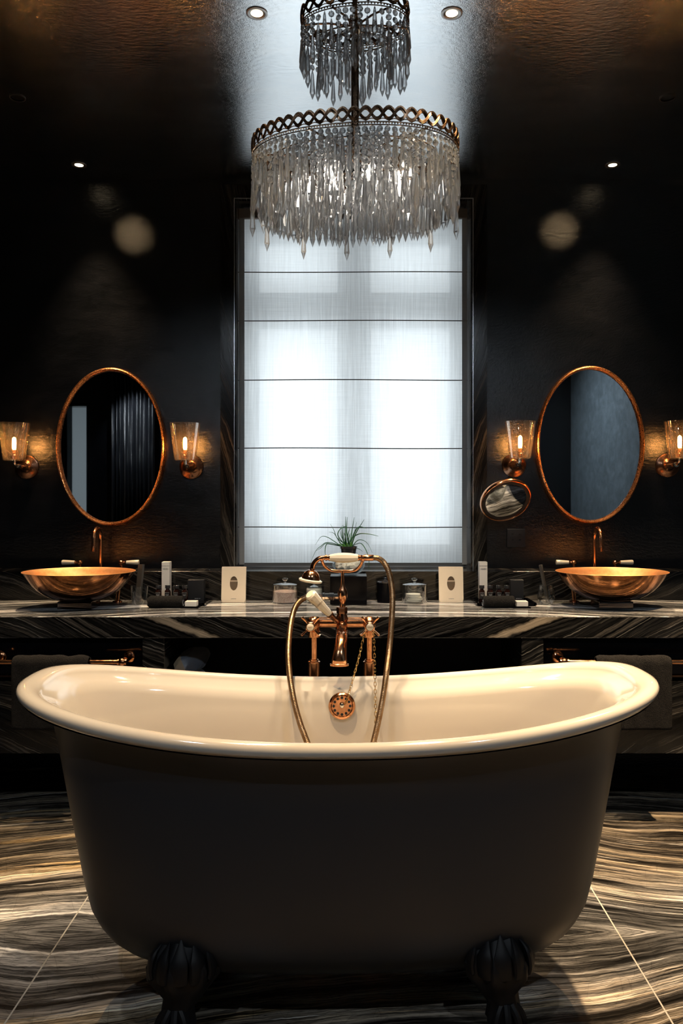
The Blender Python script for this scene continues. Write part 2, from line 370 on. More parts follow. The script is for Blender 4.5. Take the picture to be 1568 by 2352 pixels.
# window: marble surround, metal bead, frame, glass
def ring_rect(x0, x1, z0, z1, t, y0, y1, bottom=True):
    m = MB(); m.box(x0-t, x0, y0, y1, z0-(t if bottom else 0), z1+t); m.box(x1, x1+t, y0, y1, z0-(t if bottom else 0), z1+t); m.box(x0, x1, y0, y1, z1, z1+t)
    if bottom: m.box(x0, x1, y0, y1, z0-t, z0)
    return m
struct(ring_rect(WX0, WX1, WZ0, WZ1, .073, YW-.012, YW+.001, False).build('trim_3', M['side_marble'], smooth=False))
struct(ring_rect(WX0-.002, WX1+.002, WZ0, WZ1+.002, .004, YW-.016, YW-.011, False).build('trim_4', M['steel'], smooth=False))
rv = MB(); rv.box(WX0, WX0+.004, YW, 4.13, WZ0, WZ1); rv.box(WX1-.004, WX1, YW, 4.13, WZ0, WZ1); rv.box(WX0, WX1, YW, 4.13, WZ1-.004, WZ1)
struct(rv.build('trim_5', M['side_marble'], smooth=False))
wf = MB(); y0, y1 = 4.13, 4.19
panes = [(-.496,-.083,2.402,2.66),(.094,.51,2.402,2.66),(-.496,-.083,1.08,2.214),(.094,.51,1.08,2.214)]
wf.box(WX0, -.496, y0, y1, WZ0-.02, WZ1); wf.box(.51, WX1, y0, y1, WZ0-.02, WZ1); wf.box(-.083, .094, y0-.012, y1+.01, WZ0-.02, WZ1)
for a, b in ((-.496,-.083),(.094,.51)):
    wf.box(a, b, y0, y1, 2.66, WZ1); wf.box(a, b, y0-.006, y1, 2.214, 2.402); wf.box(a, b, y0, y1, WZ0-.02, 1.08)
win = struct(wf.build('window_1', M['frame_white'], smooth=False))
for a, b, c, e in panes:
    MB().box(a-.004, b+.004, 4.16, 4.164, c-.004, e+.004).build('pane', M['pane'], win, smooth=False)
sill = struct(MB().box(WX0, WX1, YW-.001, 4.3, WZ0-.02, WZ0).build('trim_6', M['front'], smooth=False))

# ------------------------------------------------------------------ roman blind
BY = 3.965; BX0, BX1 = -.571, .569
blind = thing('roman_blind', 'white translucent roman blind covering the tall window', 'blind', (0, BY, .99))
zs = [2.773, 2.461, 2.217, 1.919, 1.576, 1.179, .992]
folds = zs[1:-1]
def blind_y(x, z):
    for i in range(len(zs)-1):
        if zs[i+1] <= z <= zs[i]:
            t = (z-zs[i+1])/(zs[i]-zs[i+1]); return BY - .010*math.sin(PI*t)**.5 * (1+.25*math.sin(x*6+i)) if 0 < t < 1 else BY
    return BY
cl = MB(); rows = []
for i in range(len(zs)-1):
    for k in range(8):
        z = zs[i]+(zs[i+1]-zs[i])*k/8; rows.append((z, i, k/8))
rows.append((zs[-1], 5, 1))
nx = 40; vs = []; fs = []
for z, i, t in rows:
    for j in range(nx+1):
        x = BX0+(BX1-BX0)*j/nx
        sag = .0035*math.sin(x*9+i*2.1)*math.sin(PI*t) + .002*abs(math.sin(x*8.2+.4))*(i>2)
        vs.append((x, BY-.012*math.sin(PI*t)**.6+sag*.6, z + (.0018*math.sin(x*5+i) if i else 0)))
for r in range(len(rows)-1):
    for j in range(nx):
        a = r*(nx+1)+j; fs.append((a, a+1, a+nx+2, a+nx+1))
cl.add(vs, fs); cloth = cl.build('cloth', M['blind'], blind, ang=50)
hm = MB().box(BX0-.001, BX0+.025, BY-.020, BY-.0165, .992, 2.77); hm.build('side_hem', M['hem'], blind, smooth=False)
hm = MB().box(BX1-.023, BX1+.001, BY-.020, BY-.0165, .992, 2.77); hm.build('side_hem', M['hem'], blind, smooth=False)
MB().box(BX0-.002, BX1+.002, BY-.028, BY+.02, 2.729, 2.776).build('headrail', M['hem'] if False else pbr('headrail_cloth', (.16,.15,.145), .8), blind, smooth=False)
for i, z in enumerate(folds):
    pts = [(BX0-.004+(BX1-BX0+.008)*k/30, BY-.0165, z+.0018*math.sin((BX0+(BX1-BX0)*k/30)*5+i)) for k in range(31)]
    MB().tube(pts, .0026, 6).build('fold_rod', M['rod'], blind)
MB().box(BX0, BX1, BY-.010, BY+.004, .986, 1.000).build('bottom_bar', M['rod'], blind, smooth=False)
ch = MB()
for sx in (0, .009):
    z = 2.74
    while z > 1.17:
        ch.sphere((.5745+sx*.6, BY-.035-sx, z), .0017, 6); z -= .006
ch.build('bead_chain', M['rod'], blind)

# ------------------------------------------------------------------ vanity: ledge, countertop, cabinets
struct(MB().box(XL, XR, 3.72, YW, .845, .981).build('trim_7', M['front'], smooth=False, bevel=.0015, bseg=1))
ct = MB(); ct.box(XL+.02, XR-.02, 3.22, 3.719, .757, .845)
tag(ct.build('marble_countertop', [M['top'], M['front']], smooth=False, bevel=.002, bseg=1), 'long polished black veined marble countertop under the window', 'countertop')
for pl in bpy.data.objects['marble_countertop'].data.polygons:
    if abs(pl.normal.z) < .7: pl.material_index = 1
pa = MB().box(-.865, -.775, 3.225, 3.70, 0, .756).build('marble_pier', M['front'], smooth=False, bevel=.002, bseg=1)
tag(pa, 'upright marble pier under the countertop, beside the left drawer cabinet', 'pier')
pa2 = pa.copy(); COL.objects.link(pa2); pa2.location.x = 1.555; tag(pa2, 'upright marble pier under the countertop, beside the right drawer cabinet', 'pier')
def cabinet(x0, x1, label):
    t = thing('drawer_cabinet', label, 'cabinet', ((x0+x1)/2, 3.25, .276))
    MB().box(x0, x1, 3.28, 3.869, .276, .755).build('body', M['blackmatte'], t, smooth=False)
    dr = MB().box(x0+.004, x1-.004, 3.258, 3.279, .600, .752).build('drawer', M['black'], t, smooth=False, bevel=.0015, bseg=1)
    MB().box(x0+.004, x1-.004, 3.250, 3.279, .590, .597).build('brass_strip', M['copper_dark'], t, smooth=False)
    MB().box(x0, x1, 3.245, 3.279, .276, .573).build('marble_panel', M['front'], t, smooth=False, bevel=.0015, bseg=1)
    return t
cabinet(-2.2, -.867, 'black drawer cabinet with marble lower panel under the left copper basin')
cabinet(.782, 2.2, 'black drawer cabinet with marble lower panel under the right copper basin')
rc = MB(); rc.box(-.774, .689, 3.66, 3.70, 0, .756); rc.box(-.774, .689, 3.25, 3.66, .48, .50); rc.box(-.774, .689, 3.25, 3.66, .12, .15)
tag(rc.build('open_shelf_unit', M['blackmatte'], smooth=False), 'black open shelf unit in the recess behind the bathtub', 'shelf')
# satin bag with a beige end on the shelf
bag = thing('drawstring_bag', 'grey satin drawstring bag with beige mouth lying on the open shelf', 'bag', (-.72, 3.42, .51))
rings = []; p0 = W(406, 1541, 3.36); p1 = W(470, 1504, 3.45); ax = (p1-p0).normalized(); sd = Vector((0,1,0)); upv = ax.cross(sd).normalized()
if upv.z < 0: upv = -upv
for i in range(15):
    t = i/14; r = .05*(math.sin(PI*min(max(t*.86+.11,0),1))**.55)
    c = p0+ax*((p1-p0).length*1.15*t) + Vector((0,0,.006))
    rings.append([tuple(c+(sd*math.cos(2*PI*j/28)+upv*math.sin(2*PI*j/28))*r*(1+.07*math.sin(j*PI/2+t*9)+.05*math.sin(j*1.1+i))) for j in range(28)])
b_ = MB().loft(rings[4:]); b_.build('bag_body', M['satin'], bag)
MB().loft(rings[:5]).build('bag_mouth', M['beige'], bag)
MB().sphere((-.69, 3.44, .548), .038, 14, sx=1.3, sy=1.2).build('bag_base', M['satin'], bag)

# ------------------------------------------------------------------ towel rails and towels
def rail(xa, xb, zz, brx, label):
    t = thing('towel_rail', label, 'towel rail', (xa, 3.15, zz))
    MB().tube([(xa, 3.15, zz), (xb, 3.15, zz)], .0095, 16).build('bar', M['copper'], t)
    for bx in brx:
        b = MB(); b.lathe([(.0,.0),(.022,0),(.025,-.004),(.022,-.008),(.014,-.012),(.012,-.06),(.013,-.075),(.0,-.078)], (bx, 3.257, zz), 'Y', 24)
        b.sphere((bx, 3.15, zz), .0165, 16, sx=1.1)
        b.lathe([(0.001,-.02),(.013,-.018),(.013,-.012),(.010,-.01),(.010,.01),(.013,.012),(.013,.018),(0.001,.02)], (bx, 3.15, zz), 'X', 16)
        b.build('bracket', M['copper'], t)
    return t
ZR = .674
rail(-1.95, -.925, ZR, (-.925, -1.46), 'polished copper towel rail on the drawer front left of the bathtub')
rail(.845, 1.95, ZR, (.845, 1.56), 'polished copper towel rail on the drawer front right of the bathtub')
def towel(x0, x1, zbot, label, seed, crease):
    rr = random.Random(seed); vs = []; fs = []; prof = []
    r = .0165
    for k in range(26): prof.append((-r-.0015, zbot+(ZR-zbot)*k/25))
    for k in range(1, 12): a = PI-PI*k/12; prof.append((math.cos(a)*r, ZR+math.sin(a)*r))
    for k in range(26): prof.append((r+.0015, ZR-(ZR-zbot-.01)*k/25))
    n = 60; outer = []
    for i, (py, pz) in enumerate(prof):
        for j in range(n+1):
            u = j/n; x = x0+(x1-x0)*u
            dp = .004*math.exp(-((u-crease)/.05)**2)
            e = .007*(1-math.exp(-min(u, 1-u)*30))
            th = .004+e-dp + .0012*math.sin(u*23+i*.4)+rr.uniform(-.0006,.0006)
            L_ = math.hypot(py, max(pz-ZR, 0)) or 1
            if pz > ZR: oy, oz = py/L_*th, (pz-ZR)/L_*th
            else: oy, oz = (th if py > 0 else -th), 0
            sway = .004*math.sin(u*9+1)*(ZR-pz)*2 if pz < ZR else 0
            vs.append((x+sway*.5*(1 if j in (0, n) else .5), 3.15+py+oy+(sway if py < 0 else 0)*.5, pz+oz))
    for i in range(len(prof)-1):
        for j in range(n):
            a = i*(n+1)+j; fs.append((a, a+1, a+n+2, a+n+1))
    m = MB(); m.add(vs, fs); o = m.build('towel', M['towel'])
    s = o.modifiers.new('thick', 'SOLIDIFY'); s.thickness = .009; s.offset = -1
    return tag(o, label, 'towel')
towel(-1.36, -1.055, .41, 'charcoal terry towel hanging on the left copper towel rail', 3, .72)
towel(.97, 1.268, .41, 'charcoal terry towel hanging on the right copper towel rail', 4, .62)

# ------------------------------------------------------------------ copper basins with taps
def basin(label, x, y, group='copper basins on the countertop'):
    t = thing('copper_basin', label, 'washbasin', (x, y, .845), group)
    prof_o = [(.0,.0335),(.30,.0345),(.42,.040),(.52,.048),(.63,.062),(.74,.081),(.83,.103),(.90,.124),(.96,.145),(1.0,.1605)]
    prof_i = [(.997,.1615),(.985,.159),(.95,.146),(.89,.126),(.82,.107),(.73,.086),(.62,.067),(.50,.053),(.38,.045),(.0,.040)]
    m = MB(); m.lathe([(r*.244, z) for r, z in prof_o], (0,0,0), 'Z', 96, 1, .80, cap1=False)
    m.build('bowl', M['bowl'], t, local=True, ang=60)
    m = MB(); m.lathe([(r*.244, z) for r, z in [prof_o[-1]]+prof_i], (0,0,0), 'Z', 96, 1, .80, cap0=False)
    m.build('inner_lining', M['lining'], t, local=True, ang=60)
    MB().box(-.074, .074, -.06, .06, 0, .0345).build('plinth', M['plinth'], t, local=True, smooth=False, bevel=.001, bseg=1)
    MB().lathe([(0,.040),(.022,.041),(.024,.044),(.018,.047),(0,.047)], (0,0,0), seg=24).build('drain', M['copper'], t, local=True)
    s = 1 if x < 0 else -1
    wp = MB(); wp.tube([(s*.112,.19,.006),(s*.114,.19,.03),(s*.122,.175,.055),(s*.13,.15,.085)], .0085, 14)
    wp.lathe([(0,0),(.023,0),(.022,.004),(.012,.007),(0,.007)], (s*.112,.19,0), seg=24)
    wp.build('overflow_pipe', M['copper'], t, local=True)
    return t
basin('shallow oval copper basin on the left end of the countertop', -1.209, 3.47)
basin('shallow oval copper basin on the right end of the countertop', 1.140, 3.47)
def basin_tap(label, loc):
    t = thing('basin_tap', label, 'tap', loc, 'three piece copper basin taps')
    m = MB()
    pts = [(0,0,.004),(0,0,.06),(0,0,.11),(0,-.001,.145)]
    for k in range(1, 13):
        a = PI*k/12; pts.append((0, -.052+.052*math.cos(a), .150+.052*math.sin(a)))
    pts += [(0,-.104,.135),(0,-.104,.118)]
    m.tube(pts, .0088, 16); m.lathe([(0,0),(.02,0),(.019,.006),(.011,.01),(0,.01)], (0,0,0), seg=24); m.build('spout', M['copper'], t, local=True)
    m = MB(); m.lathe([(0,.096),(.0105,.096),(.011,.112),(.0125,.113),(.0125,.118),(.011,.119),(.010,.124),(0,.124)], (0,-.104,0), seg=20); m.build('nozzle', M['copper_dark'], t, local=True)
    for s in (-1, 1):
        h = MB(); x = s*.099
        h.lathe([(0,0),(.018,0),(.017,.005),(.008,.009),(.0065,.02),(.007,.024),(0,.024)], (x,0,0), seg=20); h.sphere((x,0,.034), .0135, 16)
        h.lathe([(0,.008),(.0065,.012),(.0055,.018),(.008,.022),(.009,.025),(0,.025)], (x,0,.036), 'X', 16) if s > 0 else h.lathe([(0,-.025),(.009,-.025),(.008,-.022),(.0055,-.018),(.0065,-.012),(0,-.008)], (x,0,.036), 'X', 16)
        valve = h.build('tap_valve', M['copper'], t, local=True)
        l = MB(); pr = [(0,.025),(.0085,.0255),(.0105,.05),(.0125,.082),(.011,.086),(0,.087)]
        if s < 0: pr = [(r, -z) for r, z in reversed(pr)]
        l.lathe(pr, (x,0,.036), 'X', 20); l.build('lever', M['ceramic'], valve, local=True)
    return t
basin_tap('copper swan neck tap with white levers behind the left basin', (-1.217, 3.79, .981))
basin_tap('copper swan neck tap with white levers behind the right basin', (1.162, 3.79, .981))

# ------------------------------------------------------------------ oval mirrors
def oval_mirror(label, x, z, a, b):
    t = thing('oval_mirror', label, 'mirror', (x, YW, z), 'oval copper framed wall mirrors')
    rings = []
    for i in range(96):
        th = 2*PI*i/96; c = Vector((a*math.cos(th), 0, b*math.sin(th))); n = Vector((math.cos(th)/a, 0, math.sin(th)/b)).normalized()
        rings.append([tuple(c+n*(.0095*math.cos(q)) + Vector((0, -.022+.020*math.sin(q), 0))) for q in [2*PI*k/12 for k in range(12)]])
    MB().loft(rings, closed=True).build('frame', M['mframe'], t, local=True)
    m = MB(); m.lathe([(0,-.006),(1,-.006),(1,-.020),(.0,-.020)], (0,0,0), 'Y', 96, a-.002, b-.002)
    m.build('glass', M['mirror'], t, local=True, ang=20); return t
M['mframe'] = pbr('beaten_copper_leaf', (.80,.34,.13), .30, 1, nscale=140, rvar=.1, col2=(.50,.19,.07), bumps=.4, bscale=160)
oval_mirror('oval copper framed mirror on the wall above the left basin', -1.185, 1.578, .258, .378)
oval_mirror('oval copper framed mirror on the wall above the right basin', 1.158, 1.587, .256, .377)

# ------------------------------------------------------------------ wall sconces
def sconce(label, x, z):
    t = thing('wall_sconce', label, 'wall light', (x, YW, z), 'glass cup wall sconces')
    m = MB(); m.lathe([(0,-.03),(.02,-.03),(.026,-.022),(.040,-.018),(.046,-.012),(.058,-.008),(.060,0),(0,0)], (0,0,0), 'Y', 40); m.build('backplate', M['copper_dark'], t, local=True)
    m = MB(); m.tube([(0,-.02,0),(0,-.10,0),(0,-.132,.004),(0,-.145,.016),(0,-.147,.032)], .0075, 12); m.lathe([(0,-.012),(.012,-.012),(.013,0),(0,.004)], (0,-.10,0), 'Y', 16); m.build('arm', M['chrome'], t, local=True)
    cup = MB(); cup.lathe([(0,.026),(.045,.026),(.0495,.030),(.0715,.203),(.0695,.203),(.0475,.033),(.044,.031),(.0,.031)], (0,-.147,0), seg=48); cup.build('glass_shade', M['shade'], t, local=True, ang=50)
    so = MB(); so.lathe([(0,.031),(.016,.031),(.016,.05),(.011,.055),(.011,.075),(0,.075)], (0,-.147,0), seg=20); so.build('socket', M['copper_dark'], t, local=True)
    bu = MB(); bu.lathe([(0,.078),(.007,.08),(.009,.088),(.009,.124),(.0065,.133),(0,.137)], (0,-.147,0), seg=20); bu.build('light_bulb', M['bulb'], t, local=True)
    return t
ZS = 1.479
s0 = sconce('clear glass cup wall sconce between the left mirror and the window', -.796, ZS)
for lb, x, z in (('clear glass cup wall sconce at the left edge, left of the left mirror', -1.605, ZS), ('clear glass cup wall sconce between the window and the right mirror', .790, ZS+.008), ('clear glass cup wall sconce at the right edge, right of the right mirror', 1.545, ZS+.008)):
    dup(s0, (x, YW, z), label=lb)

# magnifying mirror
mm = thing('magnifying_mirror', 'small round copper magnifying mirror tilted down on a wall arm', 'mirror', (.716, 3.70, 1.318))
T = Matrix.Translation((0,0,0)) @ Matrix.Rotation(R(38), 4, 'X') @ Matrix.Rotation(R(8), 4, 'Z')
rings = []
for i in range(64):
    th = 2*PI*i/64
    rings.append([tuple(T @ Vector(((.117+.006*math.cos(q))*math.cos(th), .012*math.sin(q), (.117+.006*math.cos(q))*math.sin(th)))) for q in [2*PI*k/10 for k in range(10)]])
MB().loft(rings, closed=True).build('frame', M['copper'], mm, local=True)
g = MB(); prof = [(0,.010),(.116,.010),(.116,-.006)] + [(.098*k/10, -.003-.0025*(k/10)**2) for k in range(10, -1, -1)]
g.lathe([(r, z) for r, z in prof], (0,0,0), 'Y', 64, mat=None)
g.v = [tuple(T @ Vector(p)) for p in g.v]; g.build('glass', M['mirror'], mm, local=True, ang=20)
r_ = MB(); r_.lathe([(.098,-.0072),(.1165,-.0075),(.1165,-.0065),(.098,-.0062)], (0,0,0), 'Y', 64, cap0=False, cap1=False); r_.v = [tuple(T @ Vector(p)) for p in r_.v]; r_.build('light_ring', M['blackmatte'], mm, local=True)
a_ = MB(); a_.tube([(0,.012,.0),(0,.06,-.01),(-.04,.10,-.01),(-.06,.15,-.01)], .006, 10); a_.lathe([(0,-.012),(.022,-.01),(.026,0),(0,0)], (-.06,.169,-.01), 'Y', 24); a_.build('wall_arm', M['copper_dark'], mm, local=True)
# shaver socket
so = thing('wall_socket', 'black wall socket plate below the magnifying mirror', 'socket', (.80, YW, 1.13))
MB().box(-.045,.045,-.008,0,-.045,.045).build('plate', M['card_black'], so, local=True, smooth=False, bevel=.002)
for sx in (-.018,.018):
    for szz in (-.010,.018): MB().box(sx-.005, sx+.005, -.010,-.007, szz, szz+.003).build('slot', M['chrome'], so, local=True, smooth=False)

# ------------------------------------------------------------------ small things on the countertop
ZT = .845
def card(label, px0, px1, flip):
    x0 = W(px0,0,3.64).x; x1 = W(px1,0,3.64).x; cx = (x0+x1)/2; hw = (x1-x0)/2
    t = thing('menu_card', label, 'card', (cx, 3.64, ZT), 'cream cards with an oval window')
    tilt = Matrix.Rotation(R(-7), 4, 'X')
    H = .165; n = 48; a, b = .0185, .0325; cz = H*.53
    # front plate with an oval hole
    m = MB(); vs = []; fs = []
    for k in range(n):
        th = 2*PI*k/n; c_, s_ = math.cos(th), math.sin(th)
        q = min(hw/abs(c_) if abs(c_) > 1e-6 else 9, ((H-cz) if s_ > 0 else cz)/abs(s_) if abs(s_) > 1e-6 else 9)
        ox, oz = c_*q, cz+s_*q
        vs += [(a*c_, -.004, cz+b*s_), (ox, -.004, oz), (ox, .004, oz), (a*c_, .0, cz+b*s_)]
    for k in range(n):
        l = (k+1) % n
        fs += [(4*k, 4*k+1, 4*l+1, 4*l), (4*k+1, 4*k+2, 4*l+2, 4*l+1), (4*k+3, 4*k, 4*l, 4*l+3)]
    m.add(vs, fs); m.box(-hw, hw, .004, .007, 0, H); m.v = [tuple(tilt @ Vector(p)) for p in m.v]; m.build('board', M['paper'], t, local=True, smooth=False)
    g_ = MB(); 
    for i in range(-6, 7):
        for j in range(-11, 12):
            x = i*.0031+(j % 2)*.0015; z = j*.0029
            if (x/a)**2+(z/b)**2 < .97: g_.box(x-.0009, x+.0009, .0016, .0032, cz+z-.0009, cz+z+.0009)
    g_.v = [tuple(tilt @ Vector(p)) for p in g_.v]; g_.build('woven_inlay', M['beige'], t, local=True, smooth=False)
    bk = MB(); bk.lathe([(0,.0033),(1,.0033),(1,.0042),(0,.0042)], (0,0,cz), 'Y', 40, a, b); bk.v = [tuple(tilt @ Vector(p)) for p in bk.v]; bk.build('backing', M['copper_dark'], t, local=True, smooth=False)
    text('LONDON', 'lettering', .0055, M['ink'], t, tilt @ Matrix.Translation((0,-.0043,.0165)) @ FRONT)
    # rear strut so that it stands
    MB().add([(-.02,.012,.10),(.02,.012,.10),(.02,.055,0),(-.02,.055,0),(-.02,.015,.10),(.02,.015,.10),(.02,.058,0),(-.02,.058,0)], [(0,1,2,3),(7,6,5,4),(0,4,5,1),(1,5,6,2),(2,6,7,3),(3,7,4,0)]).build('strut', M['paper'], t, local=True, smooth=False)
card('upright cream card with an oval cut-out, left of the pink salt jar', 508, 564, 0)
card('upright cream card with an oval cut-out, right of the cotton jar', 1008, 1064, 1)

def toiletries(sgn, side):
    # tall pale box
    D = 3.66
    if sgn < 0: x0, x1 = W(371,0,D).x, W(389,0,D).x
    else: x0, x1 = W(1101,0,D).x, W(1119,0,D).x
    cx = (x0+x1)/2; hw = (x1-x0)/2; H = EYE-(1291-CY)*D/F-ZT
    # black tray under everything
    tx0, tx1 = (W(345,0,3.55).x, W(480,0,3.62).x) if sgn < 0 else (W(1092,0,3.55).x, W(1222,0,3.6).x)
    tr = MB(); tr.box(tx0+.01, tx1-.012, 3.52, 3.69, ZT, ZT+.006)
    for bx in ((tx0+.005, tx1-.005, 3.512, 3.520), (tx0+.005, tx1-.005, 3.69, 3.698)): tr.box(*bx, ZT+.004, ZT+.014)
    for bx in ((tx0, tx0+.010, 3.512, 3.698), (tx1-.012, tx1, 3.512, 3.698)): tr.box(*bx, ZT+.004, ZT+.014)
    tag(tr.build('tray', M['black'], smooth=False), 'shallow black tray under the toiletries %s' % side, 'tray', 'black toiletry trays')
    zt = ZT+.006
    t = thing('tall_carton', 'tall pale grey carton with fine print standing behind the bottles %s' % side, 'box', (cx, D, zt), 'pale tall cartons')
    MB().box(-hw, hw, 0, .042, 0, H-.006).build('carton', M['paper_white'], t, local=True, smooth=False, bevel=.0006, bseg=1)
    text('GROWN ALCHEMIST', 'lettering', .0040, M['ink'], t, Matrix.Translation((0,-.0004,H-.024)) @ FRONT)
    text('BODY CREAM\nintensive moisturising\nrosehip complex', 'lettering', .0030, M['ink'], t, Matrix.Translation((0,-.0004,H-.038)) @ FRONT)
    # four little bottles
    pxs = (364, 384.5, 405, 424.5) if sgn < 0 else (1106, 1125, 1145, 1164)
    kinds = ['first', 'second', 'third', 'fourth']
    b0 = None
    for k, px in enumerate(pxs):
        loc = (W(px,0,3.60).x, 3.60+(0 if k != 1 else .004)+(.0 if sgn < 0 else 0), zt)
        lb = '%s of four small amber bottles counted from the left, %s' % (kinds[k], side)
        if b0 is None and 'small_bottle' not in bpy.data.objects:
            t = thing('small_bottle', lb, 'bottle', loc, 'small amber bottles ' + side)
            MB().lathe([(0,0),(.0125,0),(.0138,.002),(.0138,.047),(.0125,.053),(.0085,.058),(.0075,.063),(0,.063)], seg=24).build('glass', M['amber'], t, local=True)
            c = MB().lathe([(0,.0635),(.0115,.0635),(.0118,.065),(.0118,.077),(.0108,.0785),(0,.0785)], seg=24).build('cap', M['card_black'], t, local=True)
            MB().lathe([(.0095,.0788),(.0112,.0788),(.0116,.0782),(.0095,.0782)], seg=24).build('cap_rim', M['chrome'], c, local=True)
            lm = MB(); arc = [-2.35+1.6*k_/12 for k_ in range(13)]
            vs = [(.01395*math.cos(a), .01395*math.sin(a), z) for z in (.018,.048) for a in arc]
            lm.add(vs, [(i_, i_+1, i_+14, i_+13) for i_ in range(12)]); lo = lm.build('bottle_label', M['blackmatte'], t, local=True)
            text('GROWN ALCHEMIST', 'lettering', .0024, M['ink_white'], lo, Matrix.Translation((0,-.0143,.0445)) @ FRONT)
            text('HAND WASH\nsweet orange\n300 ml', 'lettering', .0024, M['ink_white'], lo, Matrix.Translation((0,-.0143,.034)) @ FRONT)
            b0 = t
        else:
            src = b0 or bpy.data.objects['small_bottle']
            q = dup(src, loc, label=lb); q['group'] = 'small amber bottles ' + side
    # black square box
    bx0, bx1 = (W(431,0,3.64).x, W(468,0,3.64).x) if sgn < 0 else (W(1172,0,3.64).x, W(1202,0,3.64).x)
    t = thing('black_carton', 'square black carton with white print on the tray %s' % side, 'box', ((bx0+bx1)/2, 3.64, zt), 'square black cartons')
    h2 = (bx1-bx0)/2
    MB().box(-h2, h2, 0, .04, 0, .098).build('carton', M['card_black'], t, local=True, smooth=False, bevel=.0006, bseg=1)
    text('SHOWER CAP', 'lettering', .0042, M['ink_white'], t, Matrix.Translation((.008,-.0004,.012)) @ FRONT)
    # rolled towel
    rx0, rx1 = (W(342,0,3.48).x, W(420,0,3.48).x) if sgn < 0 else (W(1109,0,3.48).x, W(1180,0,3.48).x)
    m = MB(); n = 30; rings = []
    for i in range(n):
        u = i/(n-1); x = rx0+(rx1-rx0)*u; e = min(u, 1-u); s_ = (1-math.exp(-e*60))*.18+.82
        rings.append([(x+.002*math.sin(j*.9), 3.478+.027*s_*math.cos(2*PI*j/32)*1.15+.004*(u-.5), ZT+.0255*1.0+.0255*s_*max(-.97, math.sin(2*PI*j/32))+.0008*math.sin(j*2.3+i)) for j in range(32)])
    m.loft(rings)
    t = thing('rolled_towel', 'small charcoal rolled hand towel in front of the bottles %s' % side, 'towel', ((rx0+rx1)/2, 3.478, ZT), 'rolled hand towels')
    m.build('roll', M['towel'], t)
    sp = MB(); xe = (rx1 if sgn < 0 else rx0)
    pts = [(xe+(.001 if sgn < 0 else -.001), 3.478+.0045*a*math.cos(a*1.0)*.9, ZT+.026+.0042*a*math.sin(a)*.9) for a in [k*.35 for k in range(1, 18)]]
    sp.tube(pts, .0016, 6); sp.build('spiral_edge', M['satin'], t)
    # soap carton
    sx0, sx1 = (W(424,0,3.45).x, W(450,0,3.45).x) if sgn < 0 else (W(1187,0,3.45).x, W(1213,0,3.45).x)
    t = MB().box(sx0, sx1, 3.455, 3.50, ZT+.0075, ZT+.029).build('soap_carton', M['paper_white'], smooth=False, bevel=.0008, bseg=1)
    tag(t, 'small flat pale soap carton beside the rolled towel %s' % side, 'box', 'pale soap cartons')
    dz = MB().box(sx0-.018, sx1+.010, 3.45, 3.51, ZT, ZT+.003).box(sx0-.018, sx1+.010, 3.446, 3.45, ZT, ZT+.007).box(sx0-.018, sx1+.010, 3.505, 3.509, ZT+.001, ZT+.007).box(sx0-.006,sx1+.003,3.45,3.505,ZT+.003,ZT+.0072)
    tag(dz.build('soap_dish', M['black'], smooth=False), 'flat black soap dish under the pale soap carton %s' % side, 'dish', 'black soap dishes')
toiletries(-1, 'right of the left basin')
toiletries(1, 'left of the right basin')

# tumblers with a leaning slim black box
gx = W(320,0,3.58).x
t = tag(MB().lathe([(0,0),(.031,0),(.0335,.003),(.0405,.083),(.0388,.083),(.032,.006),(0,.005)], (0,0,0), seg=40).build('glass_tumbler', M['tumbler'], ang=50), 'flared clear glass tumbler beside the left basin', 'glass')
t.location = (gx, 3.58, ZT)
gx2 = W(1254,0,3.58).x
t = tag(MB().lathe([(0,0),(.020,0),(.030,.006),(.0385,.022),(.040,.034),(.036,.060),(.0315,.085),(.0300,.085),(.0345,.060),(.0382,.034),(.0365,.023),(.028,.009),(0,.007)], (0,0,0), seg=40).build('glass_tumbler', M['tumbler'], ang=50), 'stemless rounded clear glass beside the right basin', 'glass')
t.location = (gx2, 3.58, ZT)
def slim(label, pa, pb, d, wdt, hgt, dz):
    a = Vector(pa); b = Vector(pb); t = thing('slim_carton', label, 'box', a, 'slim black cartons leaning in glasses')
    v = b-a; q = v.to_track_quat('Z', 'Y').to_matrix().to_4x4()
    MB().box(-wdt/2, wdt/2, -d/2, d/2, 0, v.length, q).build('carton', M['slimc'], t, local=True, smooth=False, bevel=.0008, bseg=1)
    text('TOOTHBRUSH', 'lettering', .0036, M['ink_white'], t, q @ Matrix.Translation((0,-d/2-.0004,.045)) @ FRONT)
M['slimc'] = pbr('warm_black_card', (.05,.046,.042), .35)
slim('slim black carton leaning in the tumbler beside the left basin', (gx-.006, 3.58, ZT+.009), (gx+.004, 3.598, ZT+.180), .012, .029, .18, 0)
slim('slim black carton leaning in the rounded glass beside the right basin', (gx2+.006, 3.58, ZT+.009), (gx2-.023, 3.592, ZT+.178), .012, .029, .18, 0)

